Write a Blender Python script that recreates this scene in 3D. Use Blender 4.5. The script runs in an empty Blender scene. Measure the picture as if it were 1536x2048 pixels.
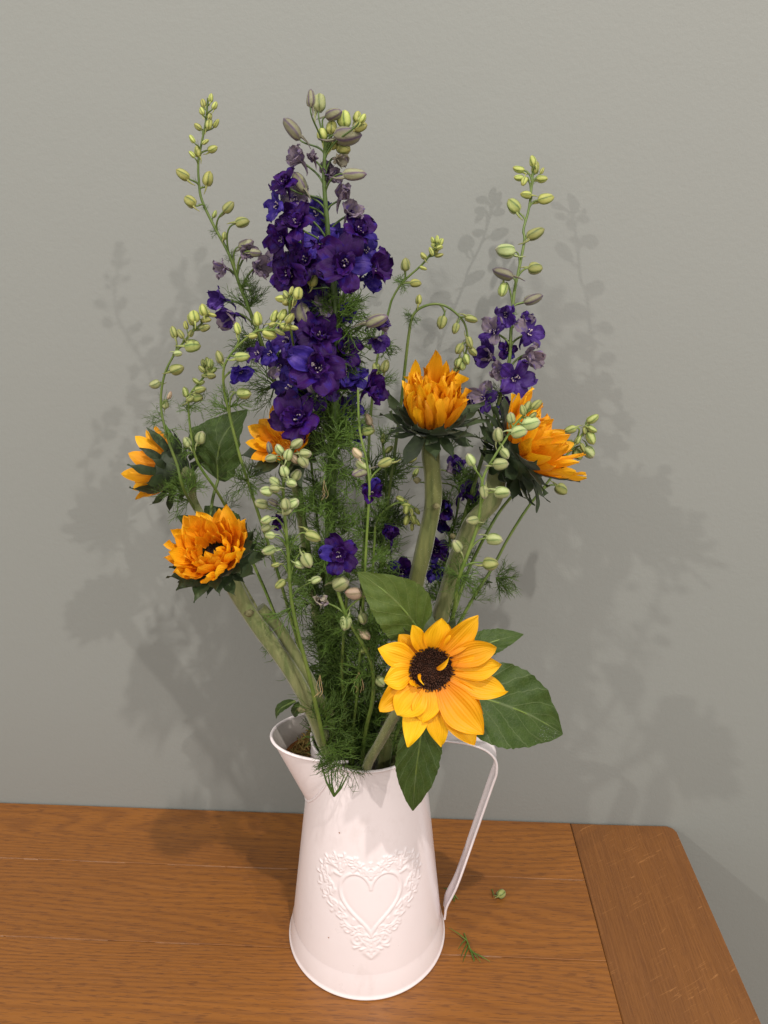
import bpy, math, random
import numpy as np
from mathutils import Vector, Matrix, Quaternion
R_ = random.Random(7)
rad = math.radians
sc = bpy.context.scene
COL = sc.collection

# ------------------------------------------------------------------ camera
CAM = Vector((0.0289, -0.4702, 0.5523))
PITCH, YAW, ROLL, FPX = rad(20.256), rad(2.134), rad(.487), 1479.0
fw = Vector((-math.sin(YAW)*math.cos(PITCH), math.cos(YAW)*math.cos(PITCH), -math.sin(PITCH)))
rt = Vector((math.cos(YAW), math.sin(YAW), 0)); up = rt.cross(fw)
c_, s_ = math.cos(ROLL), math.sin(ROLL)
rt, up = c_*rt + s_*up, -s_*rt + c_*up
cd = bpy.data.cameras.new('camera'); cam = bpy.data.objects.new('camera', cd); COL.objects.link(cam)
cam.matrix_world = Matrix(((rt.x, up.x, -fw.x, CAM.x), (rt.y, up.y, -fw.y, CAM.y), (rt.z, up.z, -fw.z, CAM.z), (0, 0, 0, 1)))
cd.sensor_fit = 'VERTICAL'; cd.sensor_height = 36.0; cd.lens = FPX*36.0/2048; cd.clip_start = .01; cd.clip_end = 60
sc.camera = cam
def at(px, py, y):
    d = fw + rt*((px-768)/FPX) - up*((py-1024)/FPX)
    return CAM + d*((y-CAM.y)/d.y)
def mpp(p):                                   # metres per photograph pixel at point p
    return (p-CAM).dot(fw)/FPX

# ------------------------------------------------------------------ light
w = bpy.data.worlds.new('World'); sc.world = w; w.use_nodes = True
w.node_tree.nodes['Background'].inputs[0].default_value = (1.0, .965, .91, 1)
w.node_tree.nodes['Background'].inputs[1].default_value = .84
def lamp(name, loc, power, size, color, target=(0, 0, .3)):
    l = bpy.data.lights.new(name, 'AREA'); l.shape = 'DISK'; l.size = size; l.energy = power; l.color = color
    o = bpy.data.objects.new(name, l); COL.objects.link(o); o.location = loc
    o.rotation_euler = (Vector(target)-Vector(loc)).to_track_quat('-Z', 'Y').to_euler()
lamp('ceiling_lamp', (1.54, -1.95, 1.80), 22, .045, (1, .92, .84))
lamp('ceiling_lamp', (-1.75, -1.60, 1.80), 20.5, .055, (1, .93, .83))
lamp('ceiling_lamp', (.46, -.95, 2.45), 32, .05, (1, .91, .83))
sc.view_settings.view_transform = 'Standard'; sc.view_settings.look = 'None'
sc.view_settings.exposure = 0; sc.view_settings.gamma = 1
sc.cycles.max_bounces = 8

# ------------------------------------------------------------------ materials
def mat(name): 
    m = bpy.data.materials.new(name); m.use_nodes = True
    nt = m.node_tree; return m, nt, nt.nodes['Principled BSDF']
class G:
    def __init__(s, nt): s.nt = nt
    def n(s, t, **kw):
        n = s.nt.nodes.new(t)
        for k, v in kw.items():
            if k.startswith('_'): setattr(n, k[1:], v)
        return n
    def L(s, a, b): s.nt.links.new(a, b)
    def math(s, op, a, b=None, c=None):
        n = s.n('ShaderNodeMath', _operation=op)
        for i, v in enumerate((a, b, c)):
            if v is None: continue
            if isinstance(v, (int, float)): n.inputs[i].default_value = v
            else: s.L(v, n.inputs[i])
        return n.outputs[0]
    def mix(s, f, a, b, blend='MIX'):
        n = s.n('ShaderNodeMix', _data_type='RGBA', _blend_type=blend)
        for i, v in ((0, f), (6, a), (7, b)):
            if isinstance(v, (int, float)): n.inputs[i].default_value = v
            elif isinstance(v, tuple): n.inputs[i].default_value = (*v, 1) if len(v) == 3 else v
            else: s.L(v, n.inputs[i])
        return n.outputs[2]
    def ramp(s, f, stops):
        n = s.n('ShaderNodeValToRGB'); s.L(f, n.inputs[0]); e = n.color_ramp.elements
        while len(e) < len(stops): e.new(.5)
        for i, (p, c) in enumerate(stops): e[i].position = p; e[i].color = (*c, 1) if len(c) == 3 else c
        return n.outputs[0]
    def noise(s, vec, scale, detail=3, rough=.5, dist=0):
        n = s.n('ShaderNodeTexNoise'); n.inputs['Scale'].default_value = scale; n.inputs['Detail'].default_value = detail
        n.inputs['Roughness'].default_value = rough; n.inputs['Distortion'].default_value = dist
        if vec is not None: s.L(vec, n.inputs['Vector'])
        return n.outputs[0]
    def coord(s, k='Object'): return s.n('ShaderNodeTexCoord').outputs[k]
    def uv(s):
        sp = s.n('ShaderNodeSeparateXYZ'); s.L(s.coord('UV'), sp.inputs[0]); return sp.outputs[0], sp.outputs[1]
    def rnd(s): return s.n('ShaderNodeObjectInfo').outputs['Random']
    def vmap(s, vec, scale=(1, 1, 1), rot=(0, 0, 0), loc=(0, 0, 0)):
        n = s.n('ShaderNodeMapping'); n.inputs['Scale'].default_value = scale; n.inputs['Rotation'].default_value = rot
        n.inputs['Location'].default_value = loc
        s.L(vec, n.inputs[0]); return n.outputs[0]
    def bump(s, h, bsdf, strength=.3, dist=.001):
        n = s.n('ShaderNodeBump'); n.inputs['Strength'].default_value = strength; n.inputs['Distance'].default_value = dist
        s.L(h, n.inputs['Height']); s.L(n.outputs[0], bsdf.inputs['Normal']); return n.outputs[0]
    def translucent(s, bsdf, col, fac, nrm=None):
        t = s.n('ShaderNodeBsdfTranslucent'); mx = s.n('ShaderNodeMixShader'); mx.inputs[0].default_value = fac
        if isinstance(col, tuple): t.inputs[0].default_value = (*col, 1)
        else: s.L(col, t.inputs[0])
        if nrm: s.L(nrm, t.inputs['Normal'])
        s.L(bsdf.outputs[0], mx.inputs[1]); s.L(t.outputs[0], mx.inputs[2])
        s.L(mx.outputs[0], s.nt.nodes['Material Output'].inputs[0])
MAT = {}
def petal_mat(key, base, mid, tip, tr=.3):
    m, nt, b = mat(key); g = G(nt); u, v = g.uv(); MAT[key] = m
    col = g.ramp(v, [(0, base), (.4, mid), (1, tip)])
    nz = g.noise(g.vmap(g.coord('UV'), (9, 1.3, 1)), 2.2, 3)
    col = g.mix(g.math('MULTIPLY', nz, .55), col, tuple(x*.62 for x in mid))
    r = g.rnd(); hs = g.n('ShaderNodeHueSaturation'); g.L(g.math('MULTIPLY_ADD', r, .022, .489), hs.inputs['Hue'])
    g.L(g.math('MULTIPLY_ADD', r, .25, .88), hs.inputs['Value']); g.L(col, hs.inputs['Color'])
    g.L(hs.outputs[0], b.inputs['Base Color']); b.inputs['Roughness'].default_value = .48
    b.inputs['Specular IOR Level'].default_value = .35
    st = g.math('SINE', g.math('MULTIPLY', u, 62.0)); h = g.math('ADD', g.math('MULTIPLY', st, .35), g.math('MULTIPLY', nz, 1.5))
    nn = g.bump(h, b, .35, .0006); g.translucent(b, hs.outputs[0], tr, nn)
petal_mat('petal_orange', (.90, .25, .005), (.97, .39, .006), (1.0, .53, .014))
petal_mat('petal_yellow', (.90, .27, .003), (.98, .45, .003), (1.0, .57, .006), .25)
def sepal_mat(key, cols, tr=.28, val=(.68, .62)):
    m, nt, b = mat(key); g = G(nt); u, v = g.uv(); MAT[key] = m
    oi = g.n('ShaderNodeObjectInfo'); lo = g.n('ShaderNodeVectorMath', _operation='ADD'); g.L(g.coord('UV'), lo.inputs[0])
    cb = g.n('ShaderNodeCombineXYZ'); g.L(g.math('MULTIPLY', oi.outputs['Random'], 37.0), cb.inputs[0]); g.L(g.math('MULTIPLY', oi.outputs['Random'], 11.0), cb.inputs[2]); g.L(cb.outputs[0], lo.inputs[1])
    n1 = g.noise(lo.outputs[0], 2.3, 4, .6)
    n2 = g.noise(g.vmap(lo.outputs[0], (13, 1.2, 1)), 1.6, 3)
    col = g.ramp(n1, [(.30, cols[0]), (.5, cols[1]), (.68, cols[2])])
    col = g.mix(g.math('MULTIPLY', n2, .5), col, tuple(x*.45 for x in cols[0]))
    hs = g.n('ShaderNodeHueSaturation'); g.L(g.math('MULTIPLY_ADD', oi.outputs['Random'], val[1], val[0]), hs.inputs['Value']); g.L(col, hs.inputs['Color'])
    g.L(hs.outputs[0], b.inputs['Base Color']); b.inputs['Roughness'].default_value = .55; b.inputs['Specular IOR Level'].default_value = .2
    nn = g.bump(g.math('ADD', n2, g.math('MULTIPLY', n1, .7)), b, .45, .001); g.translucent(b, hs.outputs[0], tr, nn)
sepal_mat('sepal_purple', ((.026, .004, .080), (.048, .006, .120), (.032, .012, .27)))
sepal_mat('sepal_blue', ((.028, .012, .20), (.050, .026, .30), (.13, .08, .38)), .3)
sepal_mat('sepal_lilac', ((.22, .17, .28), (.30, .24, .27), (.13, .08, .36)), .3)
sepal_mat('sepal_violet', ((.045, .014, .16), (.075, .028, .24), (.14, .085, .33)), .3)
sepal_mat('sepal_pale', ((.42, .38, .30), (.50, .46, .33), (.25, .16, .36)), .3)
def bud_mat(key, pale, mid, seam, tip):
    m, nt, b = mat(key); g = G(nt); u, v = g.uv(); MAT[key] = m
    s = g.math('ABSOLUTE', g.math('SINE', g.math('ADD', g.math('MULTIPLY', u, 15.708), g.math('MULTIPLY', v, 1.1))))
    nz = g.noise(g.coord('Object'), 5, 3)
    col = g.ramp(g.math('ADD', s, g.math('MULTIPLY_ADD', nz, .5, -.25)), [(.05, seam), (.35, mid), (.95, pale)])
    col = g.mix(g.ramp(v, [(.80, (0, 0, 0)), (1, (.9, .9, .9))]), col, tip)
    hs = g.n('ShaderNodeHueSaturation'); r = g.rnd(); g.L(g.math('MULTIPLY_ADD', r, .5, .72), hs.inputs['Value']); g.L(g.math('MULTIPLY_ADD', r, .03, .485), hs.inputs['Hue']); g.L(col, hs.inputs['Color'])
    g.L(hs.outputs[0], b.inputs['Base Color']); g.bump(g.math('ADD', s, nz), b, .5, .0006); b.inputs['Roughness'].default_value = .55; b.inputs['Sheen Weight'].default_value = .15
    b.inputs['Subsurface Weight'].default_value = .12; b.inputs['Subsurface Scale'].default_value = .003
    b.inputs['Subsurface Radius'].default_value = (1, 1, .4)
bud_mat('bud_green', (.33, .36, .11), (.19, .235, .05), (.07, .11, .02), (.20, .19, .06))
bud_mat('bud_yellow', (.42, .44, .12), (.26, .30, .055), (.09, .13, .022), (.30, .27, .05))
bud_mat('bud_pale', (.37, .42, .18), (.24, .29, .10), (.09, .14, .035), (.30, .26, .20))
bud_mat('bud_grey', (.22, .22, .12), (.125, .105, .095), (.075, .045, .095), (.07, .025, .11))
bud_mat('bud_pink', (.42, .32, .22), (.30, .23, .14), (.18, .15, .07), (.30, .16, .12))
def simple(key, c1, c2, scale=60, rough=.5, bump=.2, stretch=(1, 1, 1), tr=None, sheen=0, rndv=(.8, .4)):
    m, nt, b = mat(key); g = G(nt); MAT[key] = m
    nz = g.noise(g.vmap(g.coord(), stretch), scale, 4, .6)
    col = g.mix(g.ramp(nz, [(.32, (0, 0, 0)), (.68, (1, 1, 1))]), c1, c2)
    hs = g.n('ShaderNodeHueSaturation'); g.L(g.math('MULTIPLY_ADD', g.rnd(), rndv[1], rndv[0]), hs.inputs['Value']); g.L(col, hs.inputs['Color'])
    g.L(hs.outputs[0], b.inputs['Base Color']); b.inputs['Roughness'].default_value = rough
    nn = g.bump(nz, b, bump, .001)
    if sheen: b.inputs['Sheen Weight'].default_value = sheen; b.inputs['Sheen Roughness'].default_value = .4
    if tr: g.translucent(b, hs.outputs[0], tr, nn)
    return m
simple('stem_green', (.085, .15, .022), (.16, .22, .045), 90, .45, .2, rndv=(.75, .45))
simple('stem_dark', (.045, .088, .016), (.085, .14, .028), 160, .45, .3, (1, 1, .12))
simple('stem_fuzzy', (.105, .135, .040), (.22, .225, .095), 240, .8, .5, (1, 1, .10), sheen=.5, rndv=(.95, .1))
simple('stem_olive', (.070, .090, .020), (.145, .155, .045), 240, .7, .5, (1, 1, .10), sheen=.3, rndv=(.95, .1))
simple('thread_green', (.06, .135, .018), (.14, .23, .035), 40, .5, 0, tr=.25, rndv=(.6, .75))
simple('thread_dry', (.30, .20, .09), (.42, .30, .15), 40, .6, 0)
simple('bract_green', (.013, .028, .008), (.038, .062, .018), 120, .6, .5, tr=.1, sheen=.12)
simple('disc_dark', (.010, .004, .004), (.028, .010, .006), 400, .8, .3)
m, nt, b = mat('water'); MAT['water'] = m; b.inputs['Roughness'].default_value = .06; b.inputs['Transmission Weight'].default_value = .9; b.inputs['IOR'].default_value = 1.33; b.inputs['Base Color'].default_value = (.9, .95, .9, 1)
simple('scar', (.10, .085, .035), (.20, .19, .085), 500, .8, .8)
simple('hair', (.55, .55, .42), (.65, .65, .52), 20, .6, 0, tr=.4)
simple('disc_brown', (.030, .011, .006), (.085, .028, .012), 400, .75, .3, rndv=(.9, .2))
simple('stamen_white', (.55, .48, .40), (.32, .24, .36), 500, .5, .2)
simple('rust', (.20, .055, .010), (.40, .16, .03), 300, .8, .8)
simple('moss', (.20, .13, .03), (.36, .24, .06), 300, .8, .5)
def leaf_mat(key, c1, c2, vein, wet=False):
    m, nt, b = mat(key); g = G(nt); u, v = g.uv(); MAT[key] = m
    a = g.math('ABSOLUTE', g.math('SUBTRACT', u, .5))
    mid = g.math('SMOOTH_MIN', g.math('MULTIPLY', a, 40.0), 1.0, .2)
    n0 = g.noise(g.coord('UV'), 5, 3)
    ph = g.math('ADD', g.math('SUBTRACT', g.math('MULTIPLY', v, 6.0), g.math('MULTIPLY', g.math('POWER', a, .75), 4.4)), g.math('MULTIPLY', n0, .35))
    lat = g.math('ABSOLUTE', g.math('SUBTRACT', g.math('FRACT', ph), .5))      # 0 at vein
    lat = g.math('SMOOTH_MIN', g.math('MULTIPLY', lat, 16.0), 1.0, .2)
    vn = g.math('MULTIPLY', mid, g.math('MULTIPLY_ADD', lat, .55, .45))
    ph2 = g.n('ShaderNodeTexVoronoi', _feature='DISTANCE_TO_EDGE'); ph2.inputs['Scale'].default_value = 26; g.L(g.vmap(g.coord('UV'), (1, 1.5, 1)), ph2.inputs['Vector'])
    net = g.math('SMOOTH_MIN', g.math('MULTIPLY', ph2.outputs['Distance'], 9.0), 1.0, .2)
    nz = g.noise(g.coord('UV'), 7, 4, .6)
    col = g.mix(g.ramp(nz, [(.3, (0, 0, 0)), (.7, (1, 1, 1))]), c1, c2)
    bs = g.noise(g.vmap(g.coord('UV'), loc=(5, 2, 0)), 9, 3); ed = g.math('ADD', g.math('MULTIPLY', a, 1.1), bs)
    col = g.mix(g.ramp(ed, [(1.06, (0, 0, 0)), (1.14, (.75, .75, .75))]), col, (.07, .045, .018))
    col = g.mix(g.math('MULTIPLY', g.math('SUBTRACT', 1.0, net), .18), col, vein)
    col = g.mix(g.math('MULTIPLY', g.math('SUBTRACT', 1.0, vn), .80), col, vein)
    g.L(col, b.inputs['Base Color']); b.inputs['Specular IOR Level'].default_value = .3
    g.L(g.math('MULTIPLY_ADD', nz, .25, .36), b.inputs['Roughness'])
    nn = g.bump(g.math('ADD', g.math('MULTIPLY', vn, .8), g.math('MULTIPLY', net, .25)), b, .5, .0008)
    g.translucent(b, col, .15, nn)
leaf_mat('leaf_dark', (.036, .072, .012), (.060, .105, .018), (.17, .22, .10))
leaf_mat('leaf_light', (.060, .100, .014), (.090, .135, .022), (.16, .20, .06))
# enamel jug
m, nt, b = mat('enamel'); g = G(nt); MAT['enamel'] = m; co = g.coord()
nz = g.noise(co, 18, 4); col = g.mix(nz, (.865, .785, .815), (.895, .82, .845))
sp = g.noise(co, 420, 2); dirt = g.ramp(sp, [(.755, (0, 0, 0)), (.79, (1, 1, 1))])
col = g.mix(g.math('MULTIPLY', dirt, .55), col, (.33, .28, .25))
sm = g.ramp(g.noise(g.vmap(co, (1, 1, .5)), 55, 5, .65), [(.56, (0, 0, 0)), (.75, (1, 1, 1))]); col = g.mix(g.math('MULTIPLY', sm, .22), col, (.58, .50, .48))
g.L(col, b.inputs['Base Color']); g.L(g.math('MULTIPLY_ADD', nz, .15, .22), b.inputs['Roughness']); b.inputs['Coat Weight'].default_value = .35; b.inputs['Coat Roughness'].default_value = .16
g.bump(g.noise(co, 70, 2), b, .12, .0015)
# enamel inside, rusting towards the joint
m, nt, b = mat('enamel_rusty'); g = G(nt); MAT['enamel_rusty'] = m; co = g.coord()
u, v = g.uv(); nz = g.noise(co, 160, 5, .65)
f = g.ramp(g.math('ADD', v, g.math('MULTIPLY_ADD', nz, .9, -.45)), [(.40, (0, 0, 0)), (.50, (1, 1, 1))])
rust = g.mix(g.noise(co, 260, 3), (.13, .035, .008), (.36, .15, .03))
g.L(g.mix(f, g.mix(nz, (.50, .47, .44), (.68, .63, .61)), rust), b.inputs['Base Color']); b.inputs['Roughness'].default_value = .35
g.bump(f, b, .4, .0008)
# wall paint
m, nt, b = mat('wall_paint'); g = G(nt); MAT['wall'] = m; co = g.coord()
n1 = g.noise(co, 260, 3, .6); n2 = g.noise(co, 1.6, 2)
g.L(g.mix(n2, (.250, .268, .256), (.266, .276, .266)), b.inputs['Base Color']); b.inputs['Roughness'].default_value = .7
n3 = g.noise(co, 38, 4, .6); n4 = g.noise(co, 900, 2, .5); g.bump(g.math('ADD', g.math('ADD', n1, g.math('MULTIPLY', n3, 1.2)), g.math('MULTIPLY', n4, .3)), b, .22, .0008)
# oak
def oak(key, ends=False):
    m, nt, b = mat(key); g = G(nt); MAT[key] = m; co = g.coord()
    if ends: co = g.vmap(co, rot=(0, 0, rad(90)))
    sh = g.n('ShaderNodeVectorMath', _operation='ADD'); g.L(co, sh.inputs[0]); cb = g.n('ShaderNodeCombineXYZ'); r = g.rnd()
    g.L(g.math('MULTIPLY', r, 9.0), cb.inputs[0]); g.L(g.math('MULTIPLY', r, 5.0), cb.inputs[1]); g.L(cb.outputs[0], sh.inputs[1]); co = sh.outputs[0]
    warp = g.noise(g.vmap(co, (1.6, 9, 1)), 1.0, 2)
    sep = g.n('ShaderNodeSeparateXYZ'); g.L(co, sep.inputs[0])
    yy = g.math('ADD', sep.outputs[1], g.math('MULTIPLY', warp, .16 if not ends else .02))
    ring = g.math('SINE', g.math('MULTIPLY', yy, 980.0 if not ends else 300.0))
    ring = g.math('MULTIPLY_ADD', ring, .5, .5)
    fine = g.noise(g.vmap(co, (16, 640, 1)), 1.0, 5, .7)
    pores = g.noise(g.vmap(co, (70, 900, 1)), 1.0, 2, .5)
    broad = g.noise(g.vmap(co, (2.5, 16, 1)), 1.0, 3)
    tone = g.math('MULTIPLY_ADD', r, .3, g.math('MULTIPLY', broad, .9))
    base = g.mix(tone, (.118, .038, .006), (.300, .110, .014))
    dk = g.math('MULTIPLY', g.math('POWER', ring, 2.0), fine)
    base = g.mix(g.math('MULTIPLY', dk, .75 if not ends else .25), base, (.095, .028, .006))
    if ends: base = g.mix(.32, base, (.085, .036, .012))
    base = g.mix(g.math('MULTIPLY', g.ramp(fine, [(.42, (0, 0, 0)), (.7, (1, 1, 1))]), .35), base, (.33, .135, .034))
    pm = g.ramp(pores, [(.55, (0, 0, 0)), (.62, (1, 1, 1))])
    base = g.mix(g.math('MULTIPLY', pm, .5 if not ends else .22), base, (.09, .028, .008))
    if ends:   # medullary ray flecks
        fl = g.noise(g.vmap(g.vmap(g.coord(), rot=(0, 0, rad(-30))), (40, 620, 1), loc=(3, 1, 0)), 1.0, 1, .4, 1.2)
        fm = g.ramp(fl, [(.665, (0, 0, 0)), (.72, (1, 1, 1))])
        base = g.mix(g.math('MULTIPLY', g.math('MULTIPLY', fm, g.ramp(g.noise(g.coord(), 22, 2), [(.42, (0, 0, 0)), (.6, (1, 1, 1))])), .40), base, (.46, .21, .065))
    g.L(base, b.inputs['Base Color']); g.L(g.math('MULTIPLY_ADD', fine, .22, .33), b.inputs['Roughness'])
    b.inputs['Specular IOR Level'].default_value = .5; b.inputs['Coat Weight'].default_value = .25; b.inputs['Coat Roughness'].default_value = .30
    h = g.math('SUBTRACT', g.math('MULTIPLY', fine, .5), pm); g.bump(h, b, .22, .0005)
oak('oak_plank'); oak('oak_end', True)
simple('joint_dust', (.40, .25, .16), (.17, .075, .03), 60, .8, .3, (1, 1, 1))
simple('floor_wood', (.22, .13, .07), (.28, .17, .09), 6, .5, .1)

# ------------------------------------------------------------------ mesh helpers
class MB:
    def __init__(s): s.v = []; s.f = []; s.uv = []
    def grid(s, P, U=None, close=False):      # P: rows x cols of points
        P = np.asarray(P, float); nr, nc = P.shape[:2]; o = len(s.v)
        s.v.extend(map(tuple, P.reshape(-1, 3)))
        cc = nc if close else nc-1
        for i in range(nr-1):
            for j in range(cc):
                k = (j+1) % nc
                s.f.append((o+i*nc+j, o+i*nc+k, o+(i+1)*nc+k, o+(i+1)*nc+j))
                u0, u1 = j/cc, (j+1)/cc; v0, v1 = i/(nr-1), (i+1)/(nr-1)
                s.uv.extend([(u0, v0), (u1, v0), (u1, v1), (u0, v1)])
        return s
    def cap(s, ring):
        o = len(s.v); s.v.extend(map(tuple, ring)); s.f.append(tuple(range(o, o+len(ring)))); s.uv.extend([(.5, .5)]*len(ring))
    def tube(s, pts, r, n=8, cap=False, rib_=0):
        pts = np.asarray(pts, float); r = np.broadcast_to(np.asarray(r, float), (len(pts),))
        T = np.gradient(pts, axis=0); T /= np.linalg.norm(T, axis=1, keepdims=True)+1e-12
        a = np.array([0, 0, 1.]) if abs(T[0][2]) < .9 else np.array([1., 0, 0])
        rows = []; N = np.cross(T[0], a); N /= np.linalg.norm(N)
        th = np.linspace(0, 2*math.pi, n, endpoint=False); rib = 1+rib_*np.cos(th*7)
        for p, t, q in zip(pts, T, r):
            N = N-t*np.dot(N, t); N /= np.linalg.norm(N)+1e-12; B = np.cross(t, N)
            rows.append(p+q*rib[:, None]*(np.cos(th)[:, None]*N+np.sin(th)[:, None]*B))
        s.grid(rows, close=True)
        if cap: s.cap(rows[-1]); s.cap(rows[0][::-1])
        return s
    def hairs(s, sp, r, n, ln):
        sp = np.asarray(sp); r = np.broadcast_to(np.asarray(r, float), (len(sp),)); q = random.Random(5)
        for _ in range(n):
            i = q.randrange(len(sp)-1); t = q.random(); p = Vector(sp[i]).lerp(Vector(sp[i+1]), t); T = (Vector(sp[i+1])-Vector(sp[i])).normalized()
            N = T.orthogonal().normalized(); N.rotate(Quaternion(T, q.uniform(0, 6.283))); B = T.cross(N); b0 = p+N*r[i]*.97; e = b0+(N+T*q.uniform(-.6, .3)+B*q.uniform(-.4, .4))*ln*q.uniform(.5, 1.2); o = len(s.v)
            s.v.extend([tuple(b0-B*.00006), tuple(b0+B*.00006), tuple(e)]); s.f.append((o, o+1, o+2)); s.uv.extend([(0, 0)]*3)
        return s
    def mesh(s, name, m, smooth=True):
        me = bpy.data.meshes.new(name); me.from_pydata(s.v, [], s.f)
        uvl = me.uv_layers.new(name='UVMap'); uvl.data.foreach_set('uv', np.asarray(s.uv, 'f').ravel())
        if smooth: me.polygons.foreach_set('use_smooth', [True]*len(me.polygons))
        me.materials.append(MAT[m]); me.update(); return me
def spline(pts, per=6):
    P = np.asarray(pts, float); P = np.vstack([2*P[0]-P[1], P, 2*P[-1]-P[-2]]); out = []
    for i in range(1, len(P)-2):
        for t in np.linspace(0, 1, per, endpoint=False):
            a, b, c, d = P[i-1:i+3]
            out.append(.5*((2*b)+(-a+c)*t+(2*a-5*b+4*c-d)*t*t+(-a+3*b-3*c+d)*t**3))
    out.append(P[-2]); return np.array(out)
def obj(name, me, parent=None, M=None):
    o = bpy.data.objects.new(name, me); COL.objects.link(o); M = M or Matrix()
    if parent is None: o.matrix_world = M
    else:
        o.parent = parent; pw = parent.get('_w'); pm = Matrix([list(r) for r in WORLD[parent.name]])
        o.matrix_local = pm.inverted() @ M
    WORLD[o.name] = M.copy(); return o
WORLD = {}
def thing(name, label, cat, loc, group=None):
    o = bpy.data.objects.new(name, None); COL.objects.link(o); o.location = loc; o.empty_display_size = .01
    WORLD[o.name] = Matrix.Translation(loc); o['label'] = label; o['category'] = cat
    if group: o['group'] = group
    return o
def frame(pos, z, xh=None, s=1.0, roll=0):
    z = Vector(z).normalized(); xh = Vector(xh) if xh is not None else Vector((0, 0, 1))
    x = xh - z*xh.dot(z)
    if x.length < 1e-4: x = z.orthogonal()
    x.normalize(); y = z.cross(x)
    M = Matrix(((x.x, y.x, z.x, 0), (x.y, y.y, z.y, 0), (x.z, y.z, z.z, 0), (0, 0, 0, 1)))
    return Matrix.Translation(pos) @ M @ Matrix.Rotation(roll, 4, 'Z') @ Matrix.Scale(s, 4)
def view_dir(a, b, sign=1):                   # a right, b up, rest towards the camera
    c = math.sqrt(max(0, 1-a*a-b*b))*sign
    return (rt*a + up*b - fw*c).normalized()

# ------------------------------------------------------------------ the room
WY = .131
mb = MB(); mb.grid([[(-3, WY, -.76), (3, WY, -.76)], [(-3, WY, 1.66), (3, WY, 1.66)]][::-1])
wl = obj('wall', mb.mesh('wall', 'wall', False)); wl['kind'] = 'structure'
mb = MB(); mb.grid([[(-3, -3, -.76), (3, -3, -.76)], [(-3, WY, -.76), (3, WY, -.76)]])
fl = obj('floor', mb.mesh('floor', 'floor_wood', False)); fl['kind'] = 'structure'
# sideboard
def slab(name, x0, x1, y0, y1, z0, z1, m, parent, bev=.0009, corner=None, cr=.012, seg=3, bsides='all'):
    """a plank with eased edges; corner=(sx,sy) rounds that corner in plan"""
    import bmesh
    bm = bmesh.new(); pts = []
    for cx, cy, sx, sy in ((x0, y0, -1, -1), (x1, y0, 1, -1), (x1, y1, 1, 1), (x0, y1, -1, 1)):
        if corner and (sx, sy) in corner:
            a0 = math.atan2(sy, sx)
            for k in range(7):
                a = a0 - math.pi/4 + math.pi/2*k/6
                pts.append((cx-sx*cr+cr*math.cos(a), cy-sy*cr+cr*math.sin(a)))
        else: pts.append((cx, cy))
    bot = [bm.verts.new((x, y, z0)) for x, y in pts]; top = [bm.verts.new((x, y, z1)) for x, y in pts]
    bm.faces.new(top); bm.faces.new(bot[::-1]); n = len(pts)
    for i in range(n): bm.faces.new((bot[i], bot[(i+1) % n], top[(i+1) % n], top[i]))
    es = [e for e in bm.edges if abs(e.verts[0].co.z-z1) < 1e-6 and abs(e.verts[1].co.z-z1) < 1e-6]
    if bev: bmesh.ops.bevel(bm, geom=es, offset=bev, segments=seg, affect='EDGES', profile=.6)
    bmesh.ops.recalc_face_normals(bm, faces=bm.faces)
    me = bpy.data.meshes.new(name); bm.to_mesh(me); bm.free(); me.materials.append(MAT[m])
    for p in me.polygons: p.use_smooth = bev > .001 and abs(p.normal.z) < .999
    return obj(name, me, parent)
sb = thing('sideboard', 'oiled oak sideboard top with breadboard end, standing against the grey wall under the flower jug', 'sideboard', (-.4, -.13, -.76))
XE, XB, YB, YF = .3013, .1974, WY-.0015, -.34
J1 = at(0, 1718, 0).y; 
def ground(px, py):
    d = fw + rt*((px-768)/FPX) - up*((py-1024)/FPX); return CAM + d*(-CAM.z/d.z)
j1, j2 = ground(580, 1738).y, ground(580, 1896).y
jp = j1-j2
ys = [YB, j1, j2, j2-jp*1.05, YF]
for k in range(4):
    slab('plank', -1.1, XB-.0001, ys[k+1]+.0002, ys[k]-(.0002 if k else 0), -.026, 0, 'oak_plank', sb, .00055)
for k in (1, 2, 3):                           # pale dust and wax lying in the joints
    y = ys[k]; x = -.75
    while x < XB-.01:
        L = R_.uniform(.01, .09); xs = np.linspace(x, min(XB-.002, x+L), 14); hh = R_.uniform(-.0005, -.0001)
        mb = MB(); mb.grid([[(q, y-.0009, hh-.0005) for q in xs], [(q, y+.0002*math.sin(q*900), hh+.00009*math.sin(q*700+k)) for q in xs], [(q, y+.0009, hh-.0004) for q in xs]])
        x += L+R_.choice((.002, .01, .04, .09))
        obj('joint_filler', mb.mesh('joint_filler', 'joint_dust'), sb)
slab('breadboard_end', XB, XE, YF, YB, -.026, 0.0002, 'oak_end', sb, .0016, corner=((1, 1), (1, -1)), cr=.007, seg=4)
slab('side_panel', XE-.05, XE-.03, YF+.03, YB-.01, -.70, -.026, 'oak_end', sb, 0)
slab('side_panel', -1.05, -1.03, YF+.03, YB-.01, -.70, -.026, 'oak_end', sb, 0)
slab('front_panel', -1.03, XE-.05, YF+.03, YF+.05, -.68, -.026, 'oak_plank', sb, 0)
for lx in (-1.05, XE-.07):
    for ly in (YF+.03, YB-.05): slab('leg', lx, lx+.04, ly, ly+.04, -.76, -.70, 'oak_end', sb, 0)

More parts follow.
